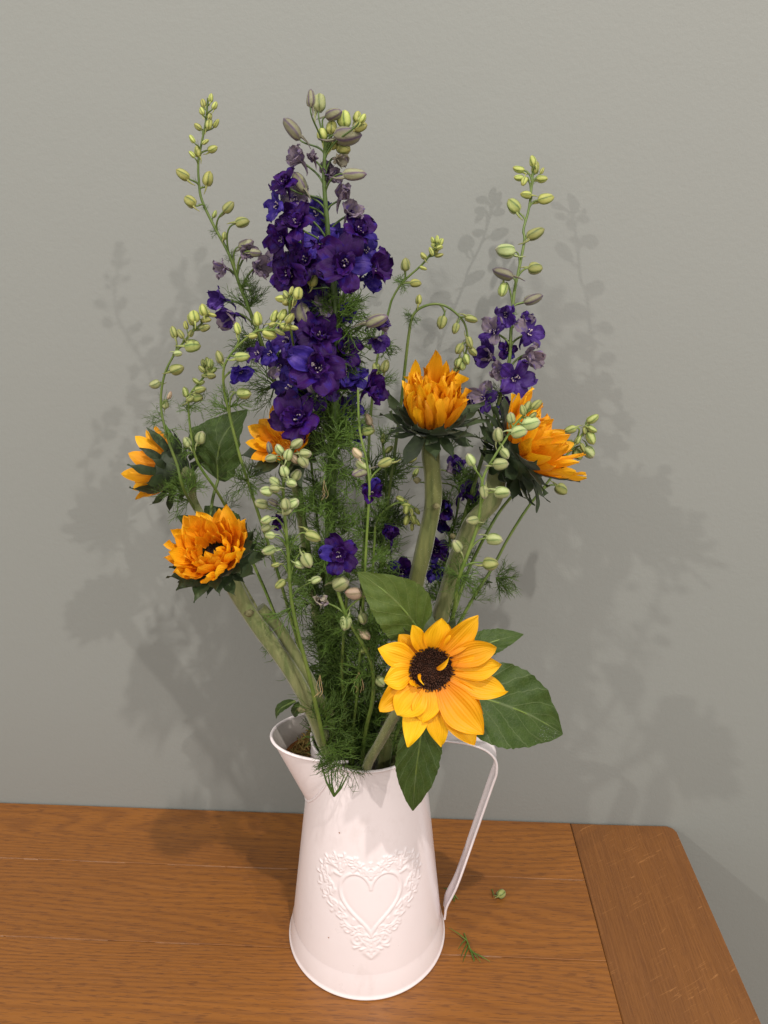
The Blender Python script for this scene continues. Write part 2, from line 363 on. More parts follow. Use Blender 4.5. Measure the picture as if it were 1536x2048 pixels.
# ------------------------------------------------------------------ jug
ZR = .197
def rbody(z): return .0641 - .0221*(z/ZR)**1.03
jug = thing('enamel_jug', 'white enamel metal jug embossed with a lacy heart, holding all the flowers', 'jug', (0, 0, 0))
def heart(t, sx, sy):                          # t 0..1 from notch round the right lobe to the tip
    a = t*math.pi; x = math.sin(a)**3; y = (13*math.cos(a)-5*math.cos(2*a)-2*math.cos(3*a)-math.cos(4*a))/16
    return x*sx, y*sy
strokes = []   # (polyline, width, height)
def S(pts, wd, h=1.0): strokes.append((np.array(pts, float), wd, h))
# inner heart outline, coordinates in metres on the body surface (s along the girth, z)
HC = .0920
inner = [heart(t, .0240, .0300) for t in np.linspace(0, 1, 60)]
inner = [(x*(1.0), y*1.0-.002) for x, y in inner]
S(inner, .0011, .9); S([(x*.93, y*.93) for x, y in inner[2:-2]], .0016, -.35)
rr = random.Random(11)
def spiral(cx, cy, r0, a0, turns, sgn, wd, h=.8):
    n = 22; S([(cx+r0*(1-.8*k/n)*math.cos(a0+sgn*turns*2*math.pi*k/n), cy+r0*(1-.8*k/n)*math.sin(a0+sgn*turns*2*math.pi*k/n)) for k in range(n+1)], wd, h)
def bead(x, y, l, a, wd, h=1.0): S([(x-l*math.cos(a)/2, y-l*math.sin(a)/2), (x+l*math.cos(a)/2, y+l*math.sin(a)/2)], wd, h)
def outer(t, k=1.0):
    x, y = heart(t, .0420, .0455); return x*k, y*k+.0015*0 - .001
for i in range(17):                           # rim of scallops, leaves and beads following the outer heart
    t = .10+.86*i/16; x, y = outer(t); x2, y2 = outer(t+.02); a = math.atan2(y2-y, x2-x)
    if i % 4 == 1: spiral(x*.95, y*.95, .0042, a+2.2, 1.0, 1 if i % 2 else -1, .0008)
    elif i % 4 == 3: spiral(x*.93, y*.93, .0036, a-1, 1.1, -1, .0008)
    bead(x, y, .0035, a+rr.uniform(-.5, .5), .0010); bead(*outer(t+.025, 1.05), .002, a+1.4, .0009)
for ring, cnt in ((.90, 17), (.80, 15), (.72, 13)):
    for i in range(cnt):
        t = .06+.90*(i+rr.random()*.5)/cnt; x, y = outer(t, ring); x2, y2 = outer(t+.02, ring); a = math.atan2(y2-y, x2-x)
        ok = True
        ix, iy = np.array(inner).T
        if np.min((ix-x)**2+(iy-y)**2) < .0028**2: continue
        ty = rr.random()
        if ty < .45: bead(x, y, rr.uniform(.003, .0055), a+rr.uniform(-1.2, 1.2), rr.uniform(.0010, .0015), 1.0)
        elif ty < .75:
            for q in range(3): bead(x+.0022*math.cos(a+q*1.05-.2), y+.0022*math.sin(a+q*1.05-.2), .0030, a+q*1.05-.2, .0009, .9)
        else: spiral(x, y, .0030, rr.uniform(0, 6), .9, rr.choice((1, -1)), .0008)
for k in range(5):                            # flowing tendrils
    t0 = .10+.17*k; P = [];
    for q in range(14):
        t = t0+.15*q/13; o = .88+.11*math.sin(q/13*math.pi*2+k); P.append(outer(t, o))
    S(P, .0009, .75)
S([(0.001+.0014*math.sin(a), .020+.010*a/6) for a in np.linspace(0, 6, 14)], .0008, .8)
for q in range(5): bead(.0022+.0022*q, .0185+.0012*q*q*.5+.004, .0030, 1.0+.2*q, .0009)
S([heart(t, .015, .012) and (heart(t, .0125, .006)[0]+.010, heart(t, .0125, .006)[1]+.0255) for t in np.linspace(.05, .6, 14)], .0009, .8)
spiral(.009, -.0385, .0055, 2.0, 1.15, -1, .0010); spiral(.0175, -.0300, .0042, .5, 1.0, 1, .0009)
bead(.004, -.0410, .006, .9, .0012); bead(.0045, -.0450, .0055, -.4, .0011); bead(.010, -.0440, .004, -.5, .0010)
S([(heart(t, .0042, .0040)[0], heart(t, .0042, .0040)[1]-.0490) for t in np.linspace(0, 1, 10)], .0016, 1.1)
NS, NZ = 330, 340
SX = np.linspace(-.0485, .0485, NS); SZ = np.linspace(-.0560, .0500, NZ)
gx, gz = np.meshgrid(SX, SZ); H = np.zeros_like(gx); D = np.zeros_like(gx); ax = gx
for sgn in (1, -1):
    for pl, wd, h in strokes:
        pl = pl*np.array([sgn, 1]); best = np.full(gx.shape, 1e9)
        x0, x1, y0, y1 = pl[:, 0].min()-4*wd, pl[:, 0].max()+4*wd, pl[:, 1].min()-4*wd, pl[:, 1].max()+4*wd
        ci = np.where((SX > x0) & (SX < x1))[0]; ri = np.where((SZ > y0) & (SZ < y1))[0]
        if len(ci) == 0 or len(ri) == 0: continue
        sl = np.ix_(ri, ci); X = gx[sl]; Y = gz[sl]; bb = np.full(X.shape, 1e9)
        for a, b2 in zip(pl[:-1], pl[1:]):
            d = b2-a; l2 = (d**2).sum()+1e-12; t = np.clip(((X-a[0])*d[0]+(Y-a[1])*d[1])/l2, 0, 1)
            bb = np.minimum(bb, (X-a[0]-t*d[0])**2+(Y-a[1]-t*d[1])**2)
        v = h*np.exp(-bb/(wd*wd)*.62)
        if h > 0: H[sl] = np.maximum(H[sl], v)
        else: D[sl] = np.minimum(D[sl], v)
H = (H+D*(H < .3))*.00062
edge = np.minimum.reduce([(gx-SX[0])/.002, (SX[-1]-gx)/.002, (gz-SZ[0])/.002, (SZ[-1]-gz)/.002]); H *= np.clip(edge, 0, 1)
A0 = rad(-90+6.5)                             # the heart faces the viewer
def bpt(az, z, h=0): r = rbody(z)+h; return (r*math.cos(az), r*math.sin(az), z)
rm = rbody(HC); azs = A0+SX/rm
P = [[bpt(azs[j], HC+SZ[i], H[i, j]) for j in range(NS)] for i in range(NZ)]
mb = MB(); mb.grid(P); hm = obj('embossed_heart', mb.mesh('embossed_heart', 'enamel'), jug)
mb = MB(); z0, z1 = HC+SZ[0], HC+SZ[-1]
mb.grid([[bpt(a, z) for a in np.linspace(azs[-1], azs[0]+2*math.pi, 90)] for z in np.linspace(z0, z1, 24)])
ring = lambda z, r: [(r*math.cos(a), r*math.sin(a), z) for a in np.linspace(0, 2*math.pi, 128, endpoint=False)]
azfull = np.concatenate([azs, np.linspace(azs[-1], azs[0]+2*math.pi, 90)[1:-1]])
mb.grid([[bpt(a, z) for a in azfull] for z in np.linspace(.0, z0, 8)], close=True)
az_sp, wid = math.pi+rad(6), rad(57)          # spout direction and half opening
def cut(az):                                  # top of the body: drops into the spout
    d = abs((az-az_sp+math.pi) % (2*math.pi)-math.pi); return ZR
mb.grid([[bpt(a, z1+(ZR-z1)*k/14) for a in azfull] for k in range(15)], close=True)
# inside wall and bottom
mb.grid([[((rbody(z)-.0009)*math.cos(a), (rbody(z)-.0009)*math.sin(a), z) for a in np.linspace(0, -2*math.pi, 96, endpoint=False)] for z in np.linspace(.004, ZR, 20)], close=True)
mb.cap(ring(.004, rbody(.004)-.0009)); mb.cap(ring(.001, rbody(.001))[::-1])
obj('body', mb.mesh('body', 'enamel'), jug)
mb = MB(); prof = [(rbody(.0225)+.0001, .0225), (rbody(.0185)+.0004, .0185), (rbody(.015)+.0008, .0150), (rbody(.010)+.0010, .0100), (.0650, .0050), (.0652, .0030), (.0660, .0022), (.0663, .0013), (.0658, .0004), (.0635, .0002), (.0625, .001)]
mb.grid([ring(z, r)[::-1] for r, z in prof][::-1], close=True); obj('base_band', mb.mesh('base_band', 'enamel'), jug)
mb = MB(); al = np.linspace(az_sp+wid, az_sp-wid+2*math.pi, 90)
mb.tube([(.0423*math.cos(a), .0423*math.sin(a), ZR+.0003) for a in np.linspace(0, 2*math.pi, 121)], .0012, 8)
obj('rim', mb.mesh('rim', 'enamel'), jug)
# spout
def sp_rim(u):                                # u -1..1
    a = u*math.pi/2; e = .90
    lx = .0150+.0575*abs(math.cos(a))**e*1.0; ly = .0315*math.sin(a)
    if True: 
        cx, cy = math.cos(az_sp), math.sin(az_sp)
        return Vector((lx*cx-ly*cy, lx*cy+ly*cx, ZR+.0008+.002*math.cos(a)))
def sp_att(u):
    a = az_sp+u*rad(54); z = ZR-.054*(math.cos(u*math.pi/2)**.8)
    r = rbody(z)+.0002; return Vector((r*math.cos(a), r*math.sin(a), z))
us = np.linspace(-1, 1, 49)
def spout_rows(off, flip=False):
    rows = []
    for k in np.linspace(0, 1, 14):
        row = []
        for u in us:
            p = sp_rim(u).lerp(sp_att(u), k); n = Vector((p.x-math.cos(az_sp)*.03, p.y-math.sin(az_sp)*.03, 0)).normalized(); row.append(tuple(p-n*off))
        rows.append(row[::-1] if flip else row)
    return rows
mb = MB(); mb.grid(spout_rows(0)); so = obj('spout', mb.mesh('spout', 'enamel'), jug)
mb = MB(); mb.grid(spout_rows(.0010, True)); obj('spout_lining', mb.mesh('spout_lining', 'enamel_rusty'), jug)
mb = MB(); mb.tube([tuple(sp_rim(u)) for u in us], .0012, 8); obj('spout_rim', mb.mesh('spout_rim', 'enamel'), jug)
mb = MB(); mb.tube([tuple(sp_att(u)*1.0) for u in np.linspace(-.97, .97, 49)], .0009, 7); obj('spout_seam', mb.mesh('spout_seam', 'enamel'), jug)
# debris and rusty water standing in the spout
mb = MB(); rowsA = []
for frac in np.linspace(0, 1, 6):
    row = []
    for u in np.linspace(-.80, .80, 21):
        p, q = sp_rim(u), sp_att(u); zz = ZR-.016; k = (p.z-zz)/(p.z-q.z) if p.z > q.z else 1
        k = min(1, max(0, k)); o_ = p.lerp(q, k); rr1 = rbody(zz)+.0004; a1 = math.atan2(o_.y, o_.x); i_ = Vector((rr1*math.cos(a1), rr1*math.sin(a1), zz))
        o_ = o_.lerp(i_, .06); row.append(tuple(i_.lerp(o_, frac)))
    rowsA.append(row)
mb.grid(rowsA); obj('rust_residue', mb.mesh('rust_residue', 'rust'), jug)
mb = MB()
for k in range(170):
    a = az_sp+R_.uniform(-.5, .5); r = R_.uniform(.0455, .0595-.02*abs(a-az_sp)); z = ZR-.0145+R_.uniform(0, .003)
    p = np.array((r*math.cos(a), r*math.sin(a), z)); d = np.array([R_.gauss(0, 1), R_.gauss(0, 1), R_.gauss(0, .2)])*.0019
    mb.tube([p-d, p+np.array((0, 0, R_.uniform(0, .002))), p+d], [.0004, .0007, .0003], 4)
o = obj('moss_debris', mb.mesh('moss_debris', 'moss'), jug); o['kind'] = 'stuff'
# handle: a strap with rolled edges
az_h = rad(-1)
HP = spline([(.0425, 0, .1975), (.056, 0, .2000), (.074, 0, .1985), (.089, 0, .1935), (.0975, 0, .1845), (.0990, 0, .1725), (.0965, 0, .160), (.086, 0, .112), (.0745, 0, .060), (.0668, 0, .036), (.0655, 0, .026), (.0652, 0, .021)], 6)
def strap(w0, th):
    rows = []
    T = np.gradient(HP, axis=0); T /= np.linalg.norm(T, axis=1, keepdims=True)
    for i, (p, t) in enumerate(zip(HP, T)):
        n = np.array([t[2], 0, -t[0]])*-1; k = i/len(HP); hw = w0*(1-.12*k)
        sec = []
        for y, q in ((-hw, -th*1.9), (-hw-th*1.2, 0), (-hw, th*1.9), (-hw+th*2.5, th), (0, th*.8), (hw-th*2.5, th), (hw, th*1.9), (hw+th*1.2, 0), (hw, -th*1.9), (hw-th*2.5, -th*.2), (0, -th*.4), (-hw+th*2.5, -th*.2)):
            v = p+n*q+np.array([0, y, 0]); sec.append((v[0]*math.cos(az_h)-v[1]*math.sin(az_h), v[0]*math.sin(az_h)+v[1]*math.cos(az_h), v[2]))
        rows.append(sec)
    return rows
mb = MB(); rows = strap(.0078, .0005); mb.grid(rows, close=True); mb.cap(rows[-1]); mb.cap(rows[0][::-1]); obj('handle', mb.mesh('handle', 'enamel'), jug)
for px, py in ((679, 1667), (657, 1876)):     # two little chips in the enamel
    q = min(((bpt(az, z, .0002)) for az in np.linspace(A0-1, A0+1, 200) for z in np.linspace(.02, .16, 141)), key=lambda v: ((Vector(v)-CAM).cross((fw+rt*((px-768)/FPX)-up*((py-1024)/FPX)).normalized())).length)
    mb = MB(); n = Vector((q[0], q[1], 0)).normalized(); t = n.cross(Vector((0, 0, 1)))
    mb.cap([tuple(Vector(q)+t*.0006*math.cos(a)*(1+.3*math.sin(3*a))+Vector((0, 0, 1))*.0006*math.sin(a)) for a in np.linspace(0, 2*math.pi, 9, endpoint=False)])
    obj('enamel_chip', mb.mesh('enamel_chip', 'rust'), jug)

# ------------------------------------------------------------------ plant part templates
def petal_pts(L, W, p0, p1, cup=.25, bend=0, twist=0, ruf=.03, seed=0, nu=9, nv=13, base=.35, tipsharp=.55, notch=0, pleat=.02):
    r = random.Random(seed); ph = [r.uniform(0, 6.28) for _ in range(4)]; rows = []
    x = z = 0; dl = L/(nv-1); side = 0
    for i in range(nv):
        v = i/(nv-1); phi = p0+(p1-p0)*v**1.3
        if i: x += math.sin(phi)*dl; z += math.cos(phi)*dl
        T = Vector((math.sin(phi), 0, math.cos(phi))); N = Vector((-math.cos(phi), 0, math.sin(phi)))
        wv = W*(base*(1-v)**1.5+ (math.sin(math.pi*min(1, v**.85*.98+.02)**1.0)**tipsharp)*(1 if v < .55 else 1))
        wv = W*max(.03, (base+(1-base)*math.sin(min(1, v/.55)*math.pi/2))*(1 if v < .5 else max(0, math.cos((v-.5)/.5*math.pi/2))**tipsharp))
        tw = twist*v; side = bend*v*v*L; row = []
        for j in range(nu):
            u = j/(nu-1)*2-1
            yy = u*wv; off = cup*wv*(u*u) + pleat*wv*math.cos(u*9.4+ph[0]*.3)*math.sin(math.pi*min(1, v*1.1)) + ruf*L*math.sin(5*v+ph[1]+u*2)*v*abs(u) + ruf*.6*L*math.sin(11*v+ph[2])*v*u
            c, s = math.cos(tw), math.sin(tw)
            p = Vector((x, 0, z)) + Vector((0, 1, 0))*(yy*c-off*s+side) + N*(off*c+yy*s)
            if notch and i == nv-1: p -= T*notch*L*abs(math.sin(u*7+ph[3]))
            row.append(tuple(p))
        rows.append(row)
    return rows
def petal_mesh(name, m, **k):
    mb = MB(); mb.grid(petal_pts(**k)); return mb.mesh(name, m)
# larkspur sepals: broad, ruffled, blunt
SEP = {}
for m in ('sepal_purple', 'sepal_blue', 'sepal_lilac', 'sepal_violet', 'sepal_pale'):
    SEP[m] = []
    for k in range(6):
        def sep(op, k=k, m=m):
            r = random.Random(k*7+3)
            return petal_mesh('sepal', m, L=1, W=r.uniform(.33, .42) if m in ('sepal_violet', 'sepal_lilac', 'sepal_blue') else r.uniform(.36, .48), p0=op[0], p1=op[1], cup=r.uniform(-.1, .35), bend=r.uniform(-.1, .1), twist=r.uniform(-.3, .3), ruf=.16, seed=k, nu=11, nv=10, base=.22, tipsharp=.55 if m in ('sepal_violet', 'sepal_lilac', 'sepal_blue') else .38, notch=.22, pleat=.08)
        SEP[m].append({'open': sep((.9, 1.75)), 'half': sep((.5, .75)), 'cup': sep((.35, -.05))})
def bud_shape(mb, fat=.30, ridge=.09, spur=True, n=10, rows=9):
    P = []
    for i in range(rows):
        v = i/(rows-1); r = fat*max(0., 1-abs(2*v**.86-1)**2.15)**.58*(1.04-.10*v)+.010
        P.append([(r*(1+ridge*math.cos(5*a+1.1*v*2))*math.cos(a)+.04*math.sin(math.pi*v), r*(1+ridge*math.cos(5*a+1.1*v*2))*math.sin(a), v) for a in np.linspace(0, 2*math.pi, n*2, endpoint=False)])
    mb.grid(P, close=True)
    if spur:
        mb.tube([(.05, 0, .30), (.20, 0, .02), (.24, 0, -.22), (.17, 0, -.50)], [.11, .085, .05, .02], 6)
    return mb
BUD = {}
for m in ('bud_green', 'bud_yellow', 'bud_pale', 'bud_grey', 'bud_pink'):
    BUD[m] = [bud_shape(MB(), f, rg, sp).mesh('bud', m) for f, rg, sp in ((.24, .08, False), (.31, .12, True), (.36, .12, True), (.29, .10, True))]
# floret heart: spur behind, small inner petals and stamens
def floret_core(m):
    mb = MB(); mb.tube([(0, 0, .12), (.03, 0, -.12), (.16, 0, -.42), (.42, 0, -.62), (.62, 0, -.60)], [.10, .13, .09, .05, .02], 7, True)
    for k in range(6):
        a = k*1.05+.3; mb.tube([(.03*math.cos(a), .03*math.sin(a), .02), (.10*math.cos(a), .10*math.sin(a), .18), (.09*math.cos(a+.3), .09*math.sin(a+.3), .26)], [.03, .04, .02], 5, True)
    return mb.mesh('floret', m)
CORE = {m: floret_core(m) for m in ('sepal_purple', 'sepal_blue', 'sepal_lilac', 'sepal_violet', 'sepal_pale')}
BEE = []
for k in range(3):
    r = random.Random(k); mb = MB()
    for q in range(9):
        a = r.uniform(0, 6.28); rr0 = r.uniform(.03, .17); h = r.uniform(.12, .30)
        mb.tube([(rr0*.5*math.cos(a), rr0*.5*math.sin(a), .02), (rr0*math.cos(a), rr0*math.sin(a), h*.7), (rr0*1.35*math.cos(a+.3), rr0*1.35*math.sin(a+.3), h), (rr0*1.2*math.cos(a+.6), rr0*1.2*math.sin(a+.6), h*.86)], [.012, .022, .036, .018], 5, True)
    BEE.append(mb.mesh('stamen_cluster', 'stamen_white'))
# thread-like larkspur foliage, unit reach 1, growing along +Z
FEA = []
def feather(seed, spread, th, m='thread_green'):
    r = random.Random(seed); mb = MB()
    def branch(p, d, L, lev, rr0):
        q = p+d*L*.5+Vector((r.uniform(-.1, .1), r.uniform(-.1, .1), r.uniform(-.05, .05)))*L; e = q+(d+Vector((r.uniform(-.25, .25), r.uniform(-.25, .25), r.uniform(-.1, .2)))).normalized()*L*.5
        mb.tube([p, q, e], [rr0, rr0*.9, rr0*.72 if lev else rr0*.25], 3)
        if lev == 0: return
        for k in range(r.choice((2, 3)) if lev > 1 else 2):
            nd = (d+Vector((r.gauss(0, 1), r.gauss(0, 1), r.gauss(0, 1)))*spread).normalized()
            branch(e if k else q, nd, L*r.uniform(.6, .95), lev-1, rr0*.78)
    for k in range(5):
        d = Vector((r.gauss(0, .55), r.gauss(0, .55), 1)).normalized(); branch(Vector((0, 0, 0)), d, .36, 3, th)
    return mb.mesh('feathery_leaf', m)
for k in range(7): FEA.append(feather(k, (.42, .55, .48, .65)[k % 4], (.013, .018, .015, .021)[k % 4]))
FEA_DRY = None
def dry_():
    mb = MB(); r = random.Random(4)
    for q in range(3):
        d = Vector((r.gauss(0, .3), r.gauss(0, .3), 1)).normalized(); b_ = d*.5+Vector((r.uniform(-.2, .2), r.uniform(-.2, .2), 0)); mb.tube(spline([(0, 0, 0), tuple(b_), tuple(d*.8), tuple(d+Vector((.15, -.1, 0)))], 4), .012, 4)
    return mb.mesh('dry_leaf', 'thread_dry')
FEA_DRY = dry_()
TILT = []
for k in range(3):
    r = random.Random(90+k); mb = MB()       # single unbranched bract threads
    for q in range(3):
        d = Vector((r.gauss(0, .35), r.gauss(0, .35), 1)).normalized(); mb.tube([(0, 0, 0), d*.5, d*1.0+Vector((r.uniform(-.2, .2), r.uniform(-.2, .2), 0))], [.02, .016, .004], 3)
    TILT.append(mb.mesh('bract', 'thread_green'))

# ------------------------------------------------------------------ larkspur builder
KIND = {'g': 'bud_green', 'y': 'bud_yellow', 'w': 'bud_pale', 'p': 'bud_grey', 'k': 'bud_pink'}
SK = {'d': 'sepal_purple', 'b': 'sepal_blue', 'l': 'sepal_lilac', 'v': 'sepal_violet', 'w': 'sepal_pale'}
def mouth(px, y):                             # where a stem passes the jug's mouth
    p = at(px, 1475, y); x = max(-.034, min(.034, p.x)); y = max(-.034, min(.030, y)); return [Vector((x, y, .190)), Vector((x*.4, y*.3, .05))]
def floret(root, px, py, y, rpx, a, b, kind, form='open', sign=1, dbl=False, bee=True, roll=None):
    p = at(px, py, y); s = rpx*mpp(p); z = view_dir(a, b, sign); roll = R_.uniform(0, 6.28) if roll is None else roll
    m = SK[kind]; M = frame(p-z*s*.25, z, -up, s, 0)
    core = obj('floret', CORE[m], root, M)
    n = 5; k0 = R_.randrange(6)
    for q in range(n):
        ang = roll+q*2*math.pi/n+R_.uniform(-.15, .15); mm = m
        if kind == 'd' and R_.random() < .10: mm = 'sepal_blue'
        if kind == 'v' and R_.random() < .25: mm = 'sepal_lilac'
        Mx = M @ Matrix.Rotation(ang, 4, 'Z') @ Matrix.Translation((.06, 0, .02*(q % 2))) @ Matrix.Rotation(R_.uniform(-.25, .2), 4, 'Y') @ Matrix.Scale(R_.uniform(.88, 1.08)*(1 if form == 'open' else 1.15), 4)
        obj('sepal', SEP[mm][(k0+q) % 6][form], core, Mx)
    if kind == 'd' and form == 'open' and not dbl:
        for q in range(4):
            Mx = M @ Matrix.Rotation(roll+.6+q*1.57+R_.uniform(-.2, .2), 4, 'Z') @ Matrix.Translation((.05, 0, .05)) @ Matrix.Scale(R_.uniform(.5, .68), 4)
            obj('petal', SEP[m][(k0+q) % 6]['half'], core, Mx)
    if dbl:
        for q in range(7):
            ang = q*2*math.pi/7+R_.uniform(-.3, .3); sc_ = R_.uniform(.42, .66)
            Mx = M @ Matrix.Rotation(ang, 4, 'Z') @ Matrix.Translation((.05, 0, .06)) @ Matrix.Scale(sc_, 4)
            obj('petal', SEP[m][(k0+q) % 6]['half'], core, Mx)
    if bee and form != 'cup': obj('stamen_cluster', BEE[R_.randrange(3)], core, M @ Matrix.Translation((0, 0, .04)) @ Matrix.Rotation(R_.uniform(0, 6), 4, 'Z') @ Matrix.Scale(.9, 4))
    return p-z*s*.35
def larkspur(label, path, w0, w1, buds=(), florets=(), whorls=(), stem='stem_green', to_mouth=None, group='larkspur stems in the jug'):
    """path: (px,py,y) from the tip down; w0/w1 stem width in px at tip and bottom; buds: (px,py,len,kind[,angle deg]); whorls: (px,py,dy,reach,angle)"""
    P = [at(*q) for q in path]
    if to_mouth: P += mouth(*to_mouth)
    base = P[-1]; root = thing('larkspur', label, 'flower', base, group)
    sp = spline([tuple(p) for p in P], 5); n = len(sp); s0 = mpp(P[0])
    rr = (w0+(w1-w0)*np.linspace(0, 1, n)**1.5)*s0/2
    mb = MB(); mb.tube(sp, rr, 9)
    cum = sp
    def proj(p):
        d = Vector(p)-CAM; z = d.dot(fw); return 768+FPX*d.dot(rt)/z, 1024-FPX*d.dot(up)/z
    pj = np.array([proj(p) for p in sp])
    def attach(c, px, py, drop=.55):
        best = np.argmin(np.hypot(pj[:, 0]-px, pj[:, 1]-py)); d = math.hypot(*(pj[best]-(px, py)))
        i = best
        want = d*drop+6
        while i < n-1 and math.hypot(*(pj[i]-pj[best])) < want: i += 1
        return i
    def pedicel(i, e, ed, r):
        a = Vector(sp[i]); t = Vector(sp[max(0, i-2)])-Vector(sp[min(n-1, i+2)]); t.normalize(); L = (e-a).length
        c1 = a+t*L*.30+(e-a)*.15; c2 = e-ed*L*.30
        pts = [a*(1-k)**3+c1*3*k*(1-k)**2+c2*3*k*k*(1-k)+e*k**3 for k in np.linspace(0, 1, 9)]
        mb.tube([tuple(q) for q in pts], np.linspace(r*1.25, r, 9), 6)
        mid = pts[4]; s = mpp(mid)
        if L > 12*s: obj('bract', TILT[R_.randrange(3)], root, frame(pts[2], (t*.6+(e-a).normalized()).normalized(), None, R_.uniform(10, 18)*s, R_.uniform(0, 6)))
    for bd in buds:
        px, py, ln, kd = bd[:4]; i0 = attach(None, px, py, .2); ys_ = sp[i0][1]
        dx = px-pj[i0][0]; dist = math.hypot(dx, py-pj[i0][1])
        dy = bd[5]*.00033 if len(bd) > 5 else R_.uniform(-1, .6)*(.35*dist+4)*.00033
        p = at(px, py, ys_+dy); s = mpp(p); i = attach(None, px, py)
        if len(bd) > 4 and bd[4] is not None:
            an = rad(bd[4]); dr = (rt*math.cos(an)+up*math.sin(an)-fw*R_.uniform(-.15, .35)).normalized()
        else:
            a = Vector(sp[i]); dr = ((p-a).normalized()+Vector((0, 0, .25))-fw*R_.uniform(-.2, .4)).normalized()
        b0 = p-dr*ln*s*.5; 
        obj('bud', BUD[KIND[kd]][R_.choice((0, 1, 3)) if (ln < 24 and kd != 'w') else (2 if kd == 'w' else R_.choice((1, 2, 3)))], root, frame(b0, dr, None, ln*s*R_.uniform(.88, 1.06), R_.uniform(0, 6.28)) @ Matrix.Diagonal((R_.uniform(.85, 1.08)*(.80 if kd == 'p' else 1), R_.uniform(.85, 1.08)*(.80 if kd == 'p' else 1), 1, 1)))
        pedicel(i, b0+dr*ln*s*.04, dr, 1.25*s if ln < 24 else 1.7*s)
    for ft in florets:
        px, py, dy, r = ft[:4]; i0 = attach(None, px, py, .1)
        e = floret(root, px, py, sp[i0][1]+dy*.00033, r, *ft[4:6], ft[6], **(ft[7] if len(ft) > 7 else {}))
        i = attach(None, px, py, .7); pedicel(i, e, view_dir(ft[4], ft[5]), 1.9*mpp(e))
    for wh in whorls:
        px, py, dy, reach, an, cnt = wh; i0 = attach(None, px, py, 0); p0 = Vector(sp[i0]) if math.hypot(pj[i0][0]-px, pj[i0][1]-py) < 14 and dy == 0 else at(px, py, sp[i0][1]+dy*.00033)
        s = mpp(p0)
        for q in range(cnt):
            a = rad(an+R_.uniform(-40, 40)) if an is not None else R_.uniform(0, 6.28)
            dr = (rt*math.cos(a)+up*math.sin(a)-fw*R_.uniform(-.7, .7)).normalized()
            obj('feathery_leaf', FEA[R_.randrange(7)], root, frame(p0, dr, None, reach*s*R_.uniform(.7, 1.1), R_.uniform(0, 6.28)))
    st = obj('stem', mb.mesh('stem', stem), root, Matrix()); return root

# 1 tall green spike on the left
larkspur('tall slim larkspur left of the big purple spike, green buds above a few violet florets',
 [(416, 196, 0), (412, 240, 0), (407, 268, 0), (397, 322, 0), (398, 365, 0), (404, 401, 0), (429, 454, .0), (458, 508, .0), (479, 569, .003), (497, 615, .005), (525, 690, .01), (552, 770, .012), (585, 880, .012), (610, 1050, .012), (640, 1250, .012)], 4, 14,
 [(422, 195, 20, 'y', 80), (406, 207, 18, 'y', 100), (429, 211, 18, 'y', 60), (404, 222, 18, 'y', 110), (420, 232, 16, 'y', 70), (419, 248, 22, 'y', 70), (432, 247, 20, 'y', 50), (396, 254, 18, 'y', 140), (384, 277, 22, 'y', 120), (411, 284, 17, 'y', 30), (426, 297, 24, 'y', 20), (383, 308, 20, 'y', 130), (395, 304, 22, 'y', 95), (366, 349, 30, 'y', 148), (416, 357, 32, 'y', 68), (381, 403, 27, 'y', 140), (457, 414, 30, 'g', 40), (429, 428, 18, 'g', 60), (484, 445, 30, 'g', 12), (449, 472, 16, 'g', 80), (492, 488, 34, 'p', 20), (512, 505, 26, 'p', -10)],
 [(494, 505, 0, 26, .2, -.2, 'l', dict(form='half', bee=False)), (520, 535, -5, 32, .6, -.3, 'l', dict(form='half')), (447, 536, -5, 26, -.6, -.2, 'l', dict(form='half')), (444, 600, -8, 34, -.7, -.2, 'v', dict(form='half')), (463, 632, -10, 38, -.5, -.5, 'v', dict(form='half'))],
 [(404, 410, 0, 16, 60, 1), (425, 455, 0, 20, 160, 2), (458, 508, 0, 26, 100, 2), (479, 569, 0, 45, 60, 3), (497, 615, 0, 60, 80, 3), (497, 615, 0, 50, 10, 2), (525, 690, 0, 80, 150, 3), (552, 770, 0, 80, 190, 3), (545, 750, 0, 80, 60, 3), (600, 990, 0, 80, 200, 4), (615, 1100, 0, 90, 200, 4)], 'stem_green', (690, .012))
